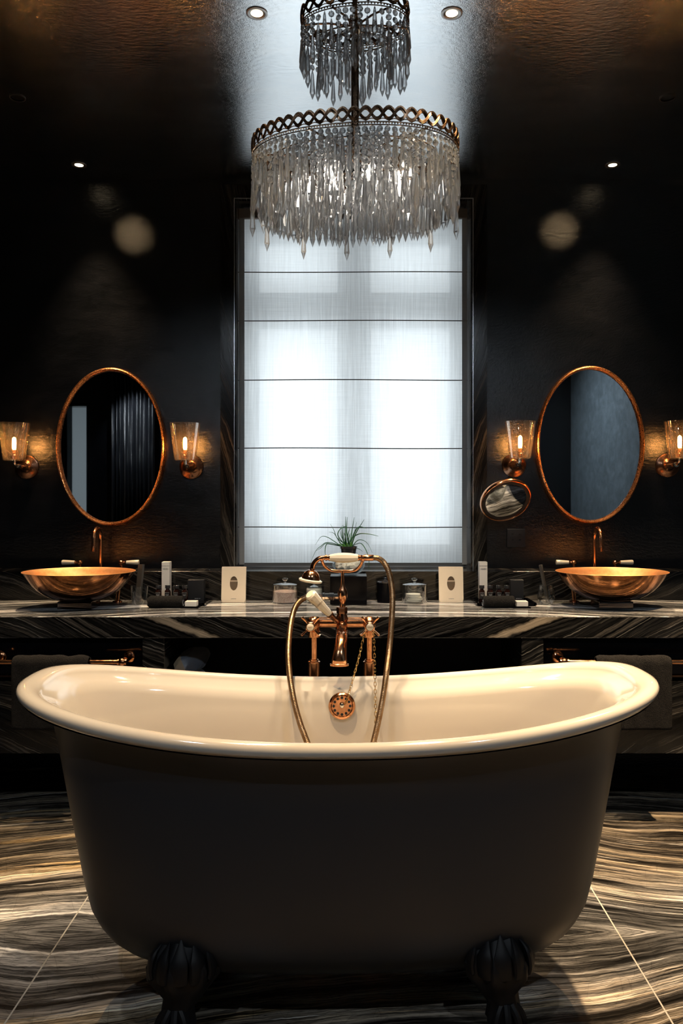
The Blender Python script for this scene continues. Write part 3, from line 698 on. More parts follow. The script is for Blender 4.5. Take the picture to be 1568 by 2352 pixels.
# jars
def jar(label, cx, d, r, h, fillmat, fillh, fname):
    t = thing('glass_jar', label, 'jar', (cx, d, ZT))
    MB().lathe([(0,0),(r*.97,0),(r,.003),(r,h),(r-.0025,h),(r-.0028,.006),(0,.006)], seg=48).build('jar_body', M['jar'], t, local=True, ang=50)
    lid = MB().lathe([(0,h+.0005),(r*1.01,h+.0005),(r*1.02,h+.003),(r*.98,h+.006),(r*.35,h+.011),(.006,h+.013),(.005,h+.017),(.011,h+.021),(.0145,h+.027),(.012,h+.032),(0,h+.033)], seg=40).build('lid', M['jar'], t, local=True, ang=50)
    m = MB(); n = 20; rings = []
    if fname == 'salt':
        m.lathe([(0,.0062),(r*.95,.0065),(r*.95,fillh),(r*.7,fillh+.004),(r*.35,fillh+.001),(0,fillh+.003)], seg=40)
    elif fname == 'cream': m.lathe([(0,.0062),(r*.95,.0065),(r*.95,fillh),(0,fillh)], seg=40)
    else:
        for k in range(5): m.lathe([(0,0),(.03,0),(.034,.003),(.033,.0065),(0,.009)], (rnd.uniform(-.006,.006), rnd.uniform(-.006,.006), .0063+k*.0072), seg=24)
    m.build('contents', fillmat, t, local=True)
jar('clear lidded glass jar of pink bath salts left of the tap', W(654,0,3.62).x, 3.63, .0585, .082, M['salt'], .052, 'salt')
jar('small white filled glass jar behind the shower diverter lever', W(721,0,3.62).x, 3.63, .038, .070, M['milk'], .062, 'cream')
jar('clear lidded glass jar of white cotton pads right of the tap', W(952,0,3.62).x, 3.63, .0585, .082, M['cotton'], .04, 'cotton')
t = thing('black_canister', 'round glossy black canister with chrome-rimmed lid right of the black cube', 'canister', (W(885,0,3.64).x, 3.65, ZT))
MB().lathe([(0,0),(.038,0),(.040,.002),(.040,.090),(0,.090)], seg=40).build('canister_body', M['black'], t, local=True)
MB().lathe([(0,.0905),(.0405,.0905),(.0405,.095),(.036,.099),(.008,.102),(.005,.107),(.007,.112),(0,.115)], seg=40).build('lid', M['darkpot'], t, local=True)
# black cube, vase, plant
cxx = W(800,0,3.56).x
tag(MB().box(cxx-.083, cxx+.083, 3.55, 3.71, ZT, ZT+.130).build('black_cube', M['black'], smooth=False, bevel=.0015, bseg=2), 'glossy black cube box carrying the glass vase', 'box')
vb = ZT+.131; vc = (cxx, 3.635, vb)
t = thing('glass_vase', 'round clear glass vase holding white paper on the black cube', 'vase', vc)
MB().lathe([(0,0),(.035,0),(.060,.012),(.076,.042),(.072,.068),(.052,.09),(.044,.098),(.042,.098),(.050,.089),(.0695,.067),(.073,.042),(.058,.015),(.034,.004),(0,.004)], seg=48).build('bowl', M['jar'], t, local=True, ang=50)
m = MB(); n1, n2 = 14, 30; rings = []
for i in range(n1):
    z = .008+.055*i/(n1-1); r = .055*math.sin(PI*(.18+.55*i/(n1-1)))
    rings.append([((r+.010*math.sin(j*2.6+i*.7)+rnd.uniform(-.004,.004))*math.cos(2*PI*j/n2), (r+.008*math.sin(j*2.6+i*.7))*math.sin(2*PI*j/n2), z+.004*math.sin(j*1.7)) for j in range(n2)])
m.loft(rings); m.build('white_paper', M['cotton'], t, local=True)
pl = thing('potted_plant', 'dark green strap-leaved plant in a black pot on the glass vase', 'plant', (cxx, 3.635, vb+.07))
pc = Vector((W(792,0,3.635).x, 3.635, 0))
MB().lathe([(0,vb+.072),(.030,vb+.072),(.037,vb+.118),(.040,vb+.120),(.040,vb+.130),(.036,vb+.130),(.034,vb+.120),(0,vb+.120)], (cxx,3.635,0), seg=36).build('pot', M['darkpot'], pl)
def cropw(x, y, d): return W(640+x/5.227, 1170+y/5.227, d)
leaves = [
 [(720,450),(640,340),(560,300),(500,310),(440,400)], [(715,460),(600,370),(500,420),(440,480),(372,635)], [(700,450),(640,390),(560,385),(500,440),(440,475)],
 [(700,470),(620,392),(570,400),(555,470),(560,545)], [(735,440),(700,320),(660,220),(618,150)], [(730,430),(715,330),(660,260),(600,245)], [(740,430),(715,300),(730,220),(790,180),(830,190)],
 [(755,440),(752,300),(755,170)], [(770,440),(765,300),(772,160)], [(790,450),(800,300),(802,60)], [(805,450),(815,250),(822,65)], [(820,450),(825,320),(852,200)],
 [(850,450),(868,300),(905,70)], [(860,450),(890,300),(935,125)], [(865,440),(920,270),(1025,95)], [(870,430),(910,250),(965,185),(1050,200)], [(820,430),(860,340),(960,270),(1080,270),(1195,295)],
 [(885,400),(940,350),(1010,345),(1070,390),(1122,495)], [(880,440),(930,390),(990,385),(1040,450),(1080,560),(1080,700)], [(885,450),(950,445),(1008,480)],
 [(830,445),(838,330),(858,260)], [(780,450),(785,330),(790,190)], [(742,455),(738,380),(716,290)], [(812,450),(806,330),(782,250)]]
for i, lf in enumerate(leaves):
    dd = 3.635+rnd.uniform(-.02,.02); spread = rnd.uniform(-.05,.04)
    pts = [cropw(x, y+26, dd+spread*(k/(len(lf)-1))) for k, (x, y) in enumerate(lf)]
    pts[0] = Vector((cxx+rnd.uniform(-.02,.02), 3.635+rnd.uniform(-.015,.015), vb+.118))
    pts = catmull(pts, 7); n = len(pts)
    MB().tube(pts, [.0034*(1-.85*(k/(n-1))**1.8)+.0004 for k in range(n)], 6, flat=.5).build('leaf', M['leaf'], pl)
m = MB()
for k in range(16):
    a = rnd.uniform(0, 2*PI); r = rnd.uniform(.01,.034); x = cxx+r*math.cos(a); y = 3.635+r*math.sin(a)
    pts = catmull([(x,y,vb+.118),(x+.006*math.cos(a), y+.006*math.sin(a), vb+.135),(x+.014*math.cos(a), y+.014*math.sin(a), vb+.145+rnd.uniform(-.008,.008))], 4)
    m.tube(pts, [.002,.003,.0042,.0048,.005,.0045,.003,.0015,.0003][:len(pts)], 6, flat=.35)
m.build('small_leaves', M['leaf2'], pl)['kind'] = 'stuff'

# ------------------------------------------------------------------ bathtub
TX, TY, ROT = -.035, 2.178, .0269
A_, B_, NN = .826, .335, 2.7461
ZM, DZR, QQ, ZB = .745, .087, 2.1363, .115
tub = thing('bathtub', 'large freestanding double ended bathtub, cream inside and charcoal outside', 'bathtub', (TX, TY, 0), rz=ROT)
NT = 200
def plan(t, a, b, n=NN):
    c, s = math.cos(t), math.sin(t)
    return Vector((a*math.copysign(abs(c)**(2/n), c), b*math.copysign(abs(s)**(2/n), s), 0))
def ts():   # even spacing along the rim
    P = [plan(2*PI*i/4000, A_, B_) for i in range(4001)]; d = [0]
    for i in range(4000): d.append(d[-1]+(P[i+1]-P[i]).length)
    out = []; j = 0
    for k in range(NT):
        tgt = d[-1]*k/NT
        while d[j+1] < tgt: j += 1
        out.append(2*PI*(j+(tgt-d[j])/(d[j+1]-d[j]))/4000)
    return out
TS = ts()
def rimz(p): return ZM+DZR*abs(p.x/A_)**QQ
def nrm(t):
    e = 1e-3; q = plan(t+e, A_, B_)-plan(t-e, A_, B_); v = Vector((q.y, -q.x, 0)); return v.normalized()
def rollring(phi, rr=.019, dz=0):
    out = []
    for t in TS:
        p = plan(t, A_, B_); wd = 1+.75*abs(p.x/A_)**4
        n = nrm(t)
        tilt = .5*abs(p.x/A_)**4   # the roll opens inwards at the ends
        q = p+n*(rr*wd*math.cos(phi)); q.z = rimz(p)+rr*math.sin(phi)*(1+.1*abs(p.x/A_)) + dz + rr*wd*math.cos(phi)*tilt*.5
        out.append(tuple(q))
    return out
levels = [(.745,.772,.300),(.70,.764,.295),(.60,.748,.288),(.50,.729,.280),(.40,.709,.271),(.30,.688,.262),(.24,.671,.252),(.20,.652,.240),(.17,.628,.224),(.145,.595,.203),(.125,.55,.175),(.116,.48,.14),(ZB,.38,.10),(ZB,.15,.03)]
def bodyring(zl, a, b, off=0, zoff=0):
    out = []
    for t in TS:
        p = plan(t, a-off, b-off, NN if zl > .2 else 2.6); r = plan(t, A_, B_); k = (zl-ZB)/(ZM-ZB)
        p.z = zl+(rimz(r)-ZM-.012)*k*1.0+zoff; 
        p.x *= 1+.028*abs(r.x/A_)**3*max(k-.75, 0)*2
        out.append(tuple(p))
    return out
en = MB(); rings = [rollring(R(a)) for a in (-115,-95,-70,-45,-20,5,30,55,80,105,130,155,180)]
rings.append(bodyring(.728, .772, .297, .014, .012))
for zl, a, b in levels[1:]: rings.append(bodyring(zl, a, b, .024, .008 if zl > .3 else .03))
en.loft(rings, cap0=False); basin_o = en.build('basin', M['enamel'], tub, local=True, ang=70); basin_o['label'] = 'cream enamel inner basin with rolled rim'
sh = MB(); rings = [rollring(R(a), .0215) for a in (-60,-85,-110,-140)]
for zl, a, b in levels[1:]: rings.append(bodyring(zl, a, b))
sh.loft(rings, cap0=False); so_ = sh.build('outer_shell', M['tubpaint'], tub, local=True, ang=70); so_['label'] = 'matte charcoal painted outer shell'
# overflow
ov = MB(); oc = Vector((0,0,0)); ow = W(785,1622,2.434); 
def tublocal(p):
    q = Vector(p)-Vector((TX,TY,0)); c, s = math.cos(-ROT), math.sin(-ROT); return Vector((q.x*c-q.y*s, q.x*s+q.y*c, q.z))
oc = tublocal(ow)
OT = Matrix.Translation(oc) @ Matrix.Rotation(R(-6), 4, 'X')
ov.lathe([(0,.012),(.041,.012),(.0415,.004),(.039,0),(.035,-.003),(.032,.000),(.031,.002),(.012,.001),(0,.001)], seg=48, axis='Y'); ov.v = [tuple(OT @ Vector(p)) for p in ov.v]
ovo = ov.build('overflow_plate', M['copper'], tub, local=True)
hb = MB()
for k in range(12):
    a = 2*PI*k/12; hb.lathe([(0,-.001),(.0042,-.001),(.0042,.001),(0,.001)], (.0255*math.cos(a), 0.0008, .0255*math.sin(a)), 'Y', 12)
hb.v = [tuple(OT @ Vector(p)) for p in hb.v]; hb.build('overflow_holes', M['blackmatte'], ovo, local=True)
kn = MB(); kn.sphere((0,-.010,.004), .008, 12); kn.lathe([(0,-.009),(.005,-.008),(.005,.002),(0,.002)], (0,0,.0), 'Y', 12); kn.v = [tuple(OT @ Vector(p)) for p in kn.v]; kn.build('plug_knob', M['chrome'], ovo, local=True)
# clawed feet
def foot(cx, cy):
    m = MB(); sx = 1 if cx > 0 else -1; sy = 1 if cy > 0 else -1
    rings = []; n = 48
    for z, r, fl in ((.255,.018,.0),(.235,.045,.10),(.21,.068,.14),(.18,.084,.15),(.15,.083,.12),(.125,.066,.08),(.10,.048,.04),(.075,.040,.03),(.055,.042,.05),(.035,.045,.08)):
        c = Vector((cx+sx*.012*(z<.1), cy+sy*(.035*(1-z/.26)), z))
        rings.append([(c.x+r*(1+fl*math.cos(7*2*PI*j/n))*math.cos(2*PI*j/n), c.y+r*.8*(1+fl*math.cos(7*2*PI*j/n))*math.sin(2*PI*j/n), z) for j in range(n)])
    m.loft(rings)
    bc = Vector((cx+sx*.015, cy+sy*.035, .033)); m.sphere(bc, .033, 20)
    for a in (-60,-20,20,60,150,210):
        an = math.atan2(sy, sx*.3)+R(a); d = Vector((math.cos(an), math.sin(an), 0))
        m.tube(catmull([bc+d*.018+Vector((0,0,.045)), bc+d*.036+Vector((0,0,.025)), bc+d*.044+Vector((0,0,.0)), bc+d*.036+Vector((0,0,-.024)), bc+d*.032+Vector((0,0,-.0325))], 4), [.010]*9+[.009,.0085,.008,.007,.006,.005,.004,.001], 8)
    for k, a in enumerate((-50,-25,0,25,50)):   # acanthus lobes
        an = math.atan2(sy,0)+R(a)*1.3; d = Vector((math.cos(an), math.sin(an)*.8, 0)); c0 = Vector((cx, cy, 0))
        m.tube(catmull([c0+d*.040+Vector((0,sy*.02,.11)), c0+d*.080+Vector((0,sy*.012,.16)), c0+d*.078+Vector((0,sy*.008,.205)), c0+d*.055+Vector((0,0,.25-.01*abs(k-2)))], 5), [.010]*5+[.022]*6+[.018,.014,.010,.006,.001], 10, flat=.45)
    return m
for cx in (-.395, .395):
    for cy in (-.185, .185): foot(cx, cy).build('foot', M['ironfoot'], tub, local=True)

# ------------------------------------------------------------------ bath tap
FY = 2.60
tap = thing('bath_tap', 'floor standing copper bath mixer with lever and cross handles behind the bathtub', 'tap', (W(785,0,FY).x, FY, 0))
def Z(py, d=FY): return EYE-(py-CY)*d/F
for px, name in ((721,'hot'), (848,'cold')):
    x = W(px,0,FY).x
    leg = MB(); leg.lathe([(0,0),(.040,0),(.040,.006),(.022,.012),(.0195,.02),(.0195,Z(1524)),(.0205,Z(1522)),(.0205,Z(1519)),(.0155,Z(1517)),(.0155,Z(1515)),(.0115,Z(1513)),(.0115,Z(1462)),(0,Z(1462))], (x,FY,0), seg=32)
    leg.build('standpipe', M['copper'], tap)
    nut = MB(); nut.lathe([(0,Z(1463)),(.019,Z(1463)),(.0205,Z(1461)),(.0205,Z(1450)),(.017,Z(1447)),(.016,Z(1440)),(0,Z(1440))], (x,FY,0), seg=32)
    nut.sphere((x,FY,Z(1432)), .0205, 20); nut.build('union_nut', M['copper'], tap)
    vx = W(712.4 if px < 800 else 849.3, 1440.5, 2.45); vb_ = Vector((x, FY-.01, Z(1428)))
    dirv = (vx-vb_).normalized(); q = dirv.to_track_quat('Z','Y').to_matrix().to_4x4(); T = Matrix.Translation(vb_) @ q; Ld = (vx-vb_).length
    v = MB(); v.lathe([(0,.0),(.019,.0),(.0215,.01),(.0215,.024),(.017,.030),(.013,.034),(.015,.042),(.018,.048),(.018,.054),(.012,.060),(.0085,.066),(.0085,Ld-.03),(0,Ld-.03)], seg=28, mat=T)
    vo = v.build('valve', M['copper'], tap)
    hd = MB(); hd.lathe([(0,Ld-.034),(.010,Ld-.034),(.0135,Ld-.026),(.0150,Ld-.012),(.0148,Ld-.001),(.0128,Ld+.001),(.0115,Ld-.001),(0,Ld-.001)], seg=28, mat=T)
    for a in (48,132,222,318):
        an = R(a); d = Vector((math.cos(an), math.sin(an), 0)); 
        hd.tube([T @ (d*.008+Vector((0,0,Ld-.018))), T @ (d*.022+Vector((0,0,Ld-.016))), T @ (d*.034+Vector((0,0,Ld-.012))), T @ (d*.040+Vector((0,0,Ld-.012)))], [.0042,.0032,.0044,.0048], 10)
    ho = hd.build('cross_handle', M['rosegold'] if 'rosegold' in M else M['copper'], tap)
    cb = MB(); cb.lathe([(0,Ld-.002),(.0112,Ld-.002),(.0112,Ld+.0005),(.009,Ld+.0018),(0,Ld+.0022)], seg=28, mat=T); cb.build('ceramic_button', M['ceramic'], ho)
    lt = 'HOT' if name == 'hot' else 'COLD'
    pw = vx+dirv*.0032-Vector(tap.location)
    text(lt, 'lettering', .0062, M['beige'], ho, Matrix.Translation(pw) @ FRONT, ext=.0004)
xl, xr = W(721,0,FY).x, W(848,0,FY).x; xm = W(785,0,FY).x
bd = MB(); bd.tube([(xl+.012,FY,Z(1431)),(xr-.012,FY,Z(1431))], .0145, 24); bd.tube([(xl+.012,FY+.012,Z(1425)),(xr-.012,FY+.012,Z(1425))], .010, 16)
bd.lathe([(0,Z(1462)),(.019,Z(1462)),(.021,Z(1450)),(.0215,Z(1430)),(.0205,Z(1420)),(.0155,Z(1409)),(.0155,Z(1408)),(0,Z(1408))], (xm,FY,0), seg=32)
bd.sphere((xm,FY-.018,Z(1437)), .0185, 20)
bd.build('mixer_body', M['copper'], tap)
sp = MB(); pts = [(xm,FY-.004,Z(1445)),(xm,FY-.030,Z(1455)),(xm,FY-.07,Z(1460,2.53)),(xm-.001,FY-.105,Z(1476,2.49)),(xm-.004,FY-.125,Z(1495,2.475)),(xm-.006,FY-.135,Z(1512,2.465)),(xm-.006,FY-.137,Z(1524,2.463))]
rings = []; CP = catmull(pts, 5); n = len(CP)
for i, p in enumerate(CP):
    u = i/(n-1); t_ = (CP[min(i+1,n-1)]-CP[max(i-1,0)]).normalized(); a = Vector((1,0,0)); b = t_.cross(a).normalized()
    ra = .0185+(.0075*max(u-.55,0)/.45); rb = .0165*(1-u)+.0135*u
    rings.append([tuple(p+a*(ra*math.cos(2*PI*k/28))+b*(rb*math.sin(2*PI*k/28))) for k in range(28)])
e = CP[-1]; 
for dz_, s_ in ((-.001,1.15),(-.005,1.17),(-.007,1.12)):
    rings.append([(e.x+.026*s_*math.cos(2*PI*k/28), e.y-.0135*s_*math.sin(2*PI*k/28), e.z+dz_) for k in range(28)])
# keep winding consistent between the swept part and the lip
last = [Vector(p) for p in rings[n-1]]
for ri in range(n, n+3):
    ring = [Vector(p) for p in rings[ri]]; s1 = sum((ring[k]-last[k]).length for k in range(28)); r2 = [ring[(-k) % 28] for k in range(28)]
    if sum((r2[k]-last[k]).length for k in range(28)) < s1: rings[ri] = [tuple(p) for p in r2]
sp.loft(rings); sp.build('spout', M['copper'], tap)
sc_ = MB(); sc_.lathe([(0,-.006),(.0105,-.006),(.0118,-.003),(.0118,.012),(0,.012)], (xm-.001,FY-.040,Z(1438)), 'Y', 24); sco = sc_.build('screw_cap', M['copper'], tap)
MB().box(-.0095,.0095,-.0008,.0002,-.0012,.0012, Matrix.Translation((xm-.001,FY-.0463,Z(1438))) @ Matrix.Rotation(R(58),4,'Y')).build('screw_slot', M['blackmatte'], sco, smooth=False)
nk = MB(); nk.lathe([(0,Z(1409)),(.0175,Z(1409)),(.018,Z(1407)),(.018,Z(1396)),(.0165,Z(1394)),(0,Z(1394))], (xm,FY,0), seg=6); nk.build('hex_nut', M['copper_dark'], tap, ang=20)
col = MB(); col.lathe([(0,Z(1395)),(.0095,Z(1395)),(.0105,Z(1391)),(.008,Z(1386)),(.0115,Z(1381)),(.0158,Z(1372)),(.0162,Z(1362)),(.0125,Z(1354)),(.0080,Z(1347)),(.0055,Z(1338)),(.0052,Z(1318)),(.0060,Z(1312)),(0,Z(1310))], (xm+.002,FY,0), seg=28); col.build('riser', M['copper'], tap)
cr = MB(); xc = xm+.003
cpts = [W(738.5,1279,2.575),W(740,1290,2.58),W(746,1301,2.59),(W(757,1309,2.60)),(W(772,1312,2.60)),(W(787,1312,2.60)),(W(803,1312,2.60)),(W(818,1308,2.60)),W(828,1298,2.59),W(832,1288,2.58),W(833,1278,2.575)]
cr.tube(catmull(cpts, 5), .0052, 12)
for px in (738.5, 833): 
    c = W(px,1281,2.58); rg = [[tuple(c+Vector((.0045*math.cos(q), (.0125+.0035*math.sin(q))*math.cos(th), (.0125+.0035*math.sin(q))*math.sin(th)))) for q in [2*PI*k/8 for k in range(8)]] for th in [PI*1.05+PI*.9*i/12 for i in range(13)]]
    cr.loft(rg)
cr.build('cradle', M['copper'], tap)
# side outlet of the diverter
ou = MB(); zz = Z(1370); x0 = xm-.012
ou.lathe([(0,0),(.0095,0),(.0095,.014),(.0125,.015),(.0125,.030),(.0115,.031),(.0115,.044),(.013,.045),(.013,.052),(.0095,.054),(.0095,.062),(0,.062)], seg=8, mat=Matrix.Translation((x0,FY,zz)) @ Matrix.Rotation(R(-90),4,'Y')); ou.build('hose_outlet', M['rosegold'] if 'rosegold' in M else M['chrome'], tap, ang=20)
# lever
la = W(772,1425,2.57); lb_ = W(756,1410,2.545); lc = W(711,1364,2.50)
lv = MB(); lv.tube([la, la.lerp(lb_,.5), lb_], [.010,.0085,.0125], 16); lv.build('lever_stem', M['copper_dark'], tap)
dl = (lc-lb_); qn = dl.to_track_quat('Z','Y').to_matrix().to_4x4(); T = Matrix.Translation(lb_) @ qn; Ln = dl.length
lv = MB(); lv.lathe([(0,0),(.0105,0),(.0125,.01),(.0155,Ln*.55),(.0195,Ln*.88),(.0195,Ln*.95),(.015,Ln),(0,Ln+.001)], seg=10, mat=T); lo = lv.build('ceramic_lever', M['ceramic'], tap, ang=28)
ang2 = math.atan2(-(lc.z-lb_.z), -(lc.x-lb_.x))
mid = lb_.lerp(lc,.62)+Vector((0,-.0185,0))-Vector(tap.location)
for k, (tx, off) in enumerate((('BATH', .019), ('\u2022', .006), ('SHOWER', -.012))):
    text(tx, 'lettering', .0075, M['beige'], lo, Matrix.Translation(mid+(lc-lb_).normalized()*off) @ FRONT @ Matrix.Rotation(R(44),4,'Z'), ext=.0012)
# hand shower resting on the cradle
HY = 2.575
hs = thing('hand_shower', 'copper telephone hand shower with cream handle resting on the tap cradle', 'hand shower', W(790,1281,HY))
def X(px, d=HY): return (px-CX)*d/F
zc = Z(1281,HY)
hn = MB(); pr = [(0,X(757)),(.0105,X(757)),(.0125,X(763)),(.0160,X(775)),(.0172,X(790)),(.0160,X(805)),(.0125,X(817)),(.0105,X(822)),(0,X(822))]
hn.lathe(pr, (0,HY,zc), 'X', 10); hn.build('handle', M['ceramic'], hs, ang=25)
fr = MB()
fr.lathe([(0,X(742)),(.0075,X(742)),(.0075,X(746)),(.0105,X(747)),(.0105,X(750)),(.0085,X(751)),(.0085,X(754)),(.0110,X(755)),(.0110,X(757)),(0,X(757))], (0,HY,zc), 'X', 20)
fr.build('neck_collar', M['copper'], hs); fr = MB()
fr.lathe([(0,X(822)),(.0110,X(822)),(.0110,X(824)),(.0085,X(825)),(.0085,X(828)),(.0105,X(829)),(.0075,X(833)),(.0075,X(834)),(.0105,X(835)),(.0105,X(856)),(.0085,X(858)),(0,X(858))], (0,HY,zc), 'X', 20)
fr.build('hose_connector', M['copper'], hs); fr = MB()
fr.tube(catmull([W(744,1281,HY),W(733,1283,HY),W(724,1290,HY),W(719,1298,HY),W(717,1306,HY)],6), .0082, 14)
fr.build('neck', M['copper'], hs)
hc = W(713,1332,HY); T = Matrix.Translation(hc) @ Matrix.Rotation(R(9),4,'Y')
hd = MB(); hd.lathe([(0,.042),(.007,.041),(.009,.036),(.007,.033),(.015,.031),(.024,.022),(.0295,.010),(.0300,.002),(0,.002)], seg=40, mat=T); hd.build('head', M['copper'], hs)
rm = MB(); rm.lathe([(0,.0015),(.034,.0030),(.0385,.000),(.0385,-.004),(.036,-.0065),(.031,-.006),(.030,-.0045),(0,-.0035)], seg=40, mat=T); rm.build('head_rim', M['ceramic'], hs)
fc = MB(); fc.lathe([(0,-.0085),(.02,-.0078),(.0295,-.0055),(.0295,-.004),(0,-.003)], seg=40, mat=T); fc.build('spray_face', M['copper_dark'], hs)
hp = [W(857,1281,HY),W(868,1282.5,HY),W(880,1291,HY),W(891,1310,HY-.01),W(898,1340,HY-.02),W(901,1375,HY-.04),W(899,1430,HY-.07),W(894,1490,2.47),W(887,1545,2.42),W(881,1590,2.39),W(871,1645,2.36),W(858,1702,2.33),W(845,1745,2.30),W(815,1785,2.27),W(783,1800,2.25),W(745,1785,2.26),W(722,1745,2.29),W(704,1702,2.32),W(687,1655,2.35),W(674,1605,2.38),W(665,1550,2.42),W(662,1500,2.46),W(665,1450,2.51),W(671,1415,2.55),W(682,1388,2.585),W(700,1373,2.60),W(718,1370,2.60),W(742,1370,2.60)]
cp = catmull(hp, 24); # resample evenly
d = [0]
for i in range(1, len(cp)): d.append(d[-1]+(cp[i]-cp[i-1]).length)
def resample(cp, d, step):
    out = []; j = 0; s_ = 0
    while s_ < d[-1]:
        while d[j+1] < s_: j += 1
        out.append(cp[j].lerp(cp[j+1], (s_-d[j])/max(d[j+1]-d[j],1e-9))); s_ += step
    return out
hq = resample(cp, d, .0016); pat = [.0094,.0094,.0086]
MB().tube(hq, [pat[i % 3] for i in range(len(hq))], 12).build('hose', M['hose'], hs, ang=80)

# chain of the plug
def chain(pts, pitch, rr):
    cp = catmull(pts, 12); d = [0]
    for i in range(1, len(cp)): d.append(d[-1]+(cp[i]-cp[i-1]).length)
    q = resample(cp, d, pitch); m = MB()
    for i in range(len(q)-1):
        a, b = q[i], q[i+1]; v = b-a; T = Matrix.Translation((a+b)/2) @ v.to_track_quat('Z','Y').to_matrix().to_4x4() @ Matrix.Rotation(R(90 if i % 2 else 10),4,'Z')
        hl = pitch*.62; w_ = pitch*.30; pp = []
        for k in range(12):
            an = 2*PI*k/12; pp.append(T @ Vector((w_*math.cos(an), 0, (hl-w_)*(1 if math.sin(an) >= 0 else -1)+w_*math.sin(an))))
        m.tube(pp, rr, 6, closed=True)
    return m
pc_ = thing('plug_chain', 'brass link chain hanging from the cold valve into the bathtub', 'chain', W(838,1447,2.47))
chain([W(838,1447,2.47),W(832,1475,2.465),W(824,1510,2.46),W(812,1553,2.45),W(803,1585,2.44),W(795,1612,2.43),W(787,1624,2.425)], .0112, .0011).build('chain_strand', M['brass'], pc_)
chain([W(858,1452,2.50),W(860,1520,2.48),W(861,1570,2.45),W(862,1620,2.43),W(863,1680,2.40),W(865,1740,2.36)], .0112, .0011).build('chain_strand', M['brass'], pc_)

# ------------------------------------------------------------------ chandelier
CHX, CHY, YAW = W(815,0,2.15).x, 2.15, R(-9)
chan = thing('chandelier', 'two tier oval crystal chandelier with openwork bronze bands above the bathtub', 'chandelier', (CHX, CHY, EYE+.7), rz=YAW)
ZO = EYE+.7
def oval(t, a, b, n=2.35):
    c, s = math.cos(t), math.sin(t); return Vector((a*math.copysign(abs(c)**(2/n), c), b*math.copysign(abs(s)**(2/n), s), 0))
def evenly(a, b, cnt, ph=0):
    P = [oval(2*PI*i/1200, a, b) for i in range(1201)]; d = [0]
    for i in range(1200): d.append(d[-1]+(P[i+1]-P[i]).length)
    out = []; j = 0
    for k in range(cnt):
        tgt = d[-1]*((k+ph) % cnt)/cnt
        j = 0 if tgt < d[j] else j
        while d[j+1] < tgt: j += 1
        f = (tgt-d[j])/(d[j+1]-d[j]); p = P[j].lerp(P[j+1], f); tg = (P[j+1]-P[j]).normalized(); out.append((p, Vector((tg.y, -tg.x, 0))))
    return out
def band(a, b, z0, z1, loops, name, strands=2):
    m = MB(); cnt = loops*12; E = evenly(a, b, cnt); zc_ = (z0*.35+z1*.65); h = (z1-z0)
    amp = h*.30
    for ph in range(2):
        for wd in (-1, 0, 1):
            pts = []
            for k, (p, n) in enumerate(E):
                an = PI*k/12+ph*PI
                pts.append(p+n*(.0022*math.cos(an)*1.2)+Vector((0,0,z1-amp-.003+amp*math.sin(an)+wd*.0030)))
            if loops % 2 == 0: m.tube(pts, .0020, 5, closed=True)
    # top scallop caps, bottom rails
    for k in range(loops):
        seg = [E[(k*12+i) % cnt] for i in range(0, 13, 2)]
        m.tube([p+Vector((0,0,z1-amp*.9+amp*.95*math.sin(PI*i/6))) for i, (p, n) in enumerate(seg)], .0038, 6)
        seg = [E[(k*12+i+6) % cnt] for i in range(0, 13, 2)]
        m.tube([p+Vector((0,0,z0+.010-.0+.006*math.sin(PI*i/6))) for i, (p, n) in enumerate(seg)], .0012, 5)
    for zz_, r_ in ((z0+.0075,.0016),(z0,.0016)): m.tube([p+Vector((0,0,zz_)) for p, n in E[::3]], r_, 5, closed=True)
    for p, n in E[::3]: m.sphere(p+Vector((0,0,z0+.0037))+n*.001, .0022, 6)
    return m.build(name, M['bronze'], chan, local=True)
LA, LB = .279, .20; LZ0, LZ1 = EYE+.912-ZO, EYE+.957-ZO
UA, UB = .146, .10; UZ0, UZ1 = EYE+1.272-ZO, EYE+1.318-ZO
band(LA, LB, LZ0, LZ1, 54, 'lower_band'); band(UA, UB, UZ0, UZ1, 24, 'upper_band')
st = MB(); st.tube([(0,0,LZ1-.03),(0,0,UZ1-.02)], .0105, 20); st.tube([(0,0,UZ1-.02),(0,0,EYE+1.545-ZO)], .007, 16)
for zz_ in (LZ1-.02, UZ1-.03): st.sphere((0,0,zz_), .018, 16)
st.lathe([(0,EYE+1.50-ZO),(.03,EYE+1.51-ZO),(.055,EYE+1.535-ZO),(.058,EYE+1.545-ZO),(0,EYE+1.545-ZO)], seg=32)
st.build('stem', M['bronze'], chan, local=True)
for (a, b, z) in ((LA,LB,LZ0+.004),(UA,UB,UZ0+.004)):
    fm = MB()
    for an in range(0, 360, 60):
        p = oval(R(an+15), a-.002, b-.002); fm.tube([(0,0,z),(p.x*.5,p.y*.5,z+.006),(p.x,p.y,z)], .003, 6)
    fm.sphere((0,0,z), .013, 12); fm.build('frame_arms', M['bronze'], chan, local=True)
for k in range(8):
    an = R(45*k+22); p = Vector((.13*math.cos(an), .09*math.sin(an), LZ0-.055))
    MB().lathe([(0,.045),(.011,.045),(.012,.02),(.011,0),(0,0)], (p.x,p.y,p.z), seg=12).build('candle_socket', M['bronze'], chan, local=True)
    MB().lathe([(0,0),(.006,-.003),(.0085,-.014),(.007,-.026),(.003,-.038),(0,-.040)], (p.x,p.y,p.z), seg=14).build('light_bulb', M['candle'], chan, local=True)
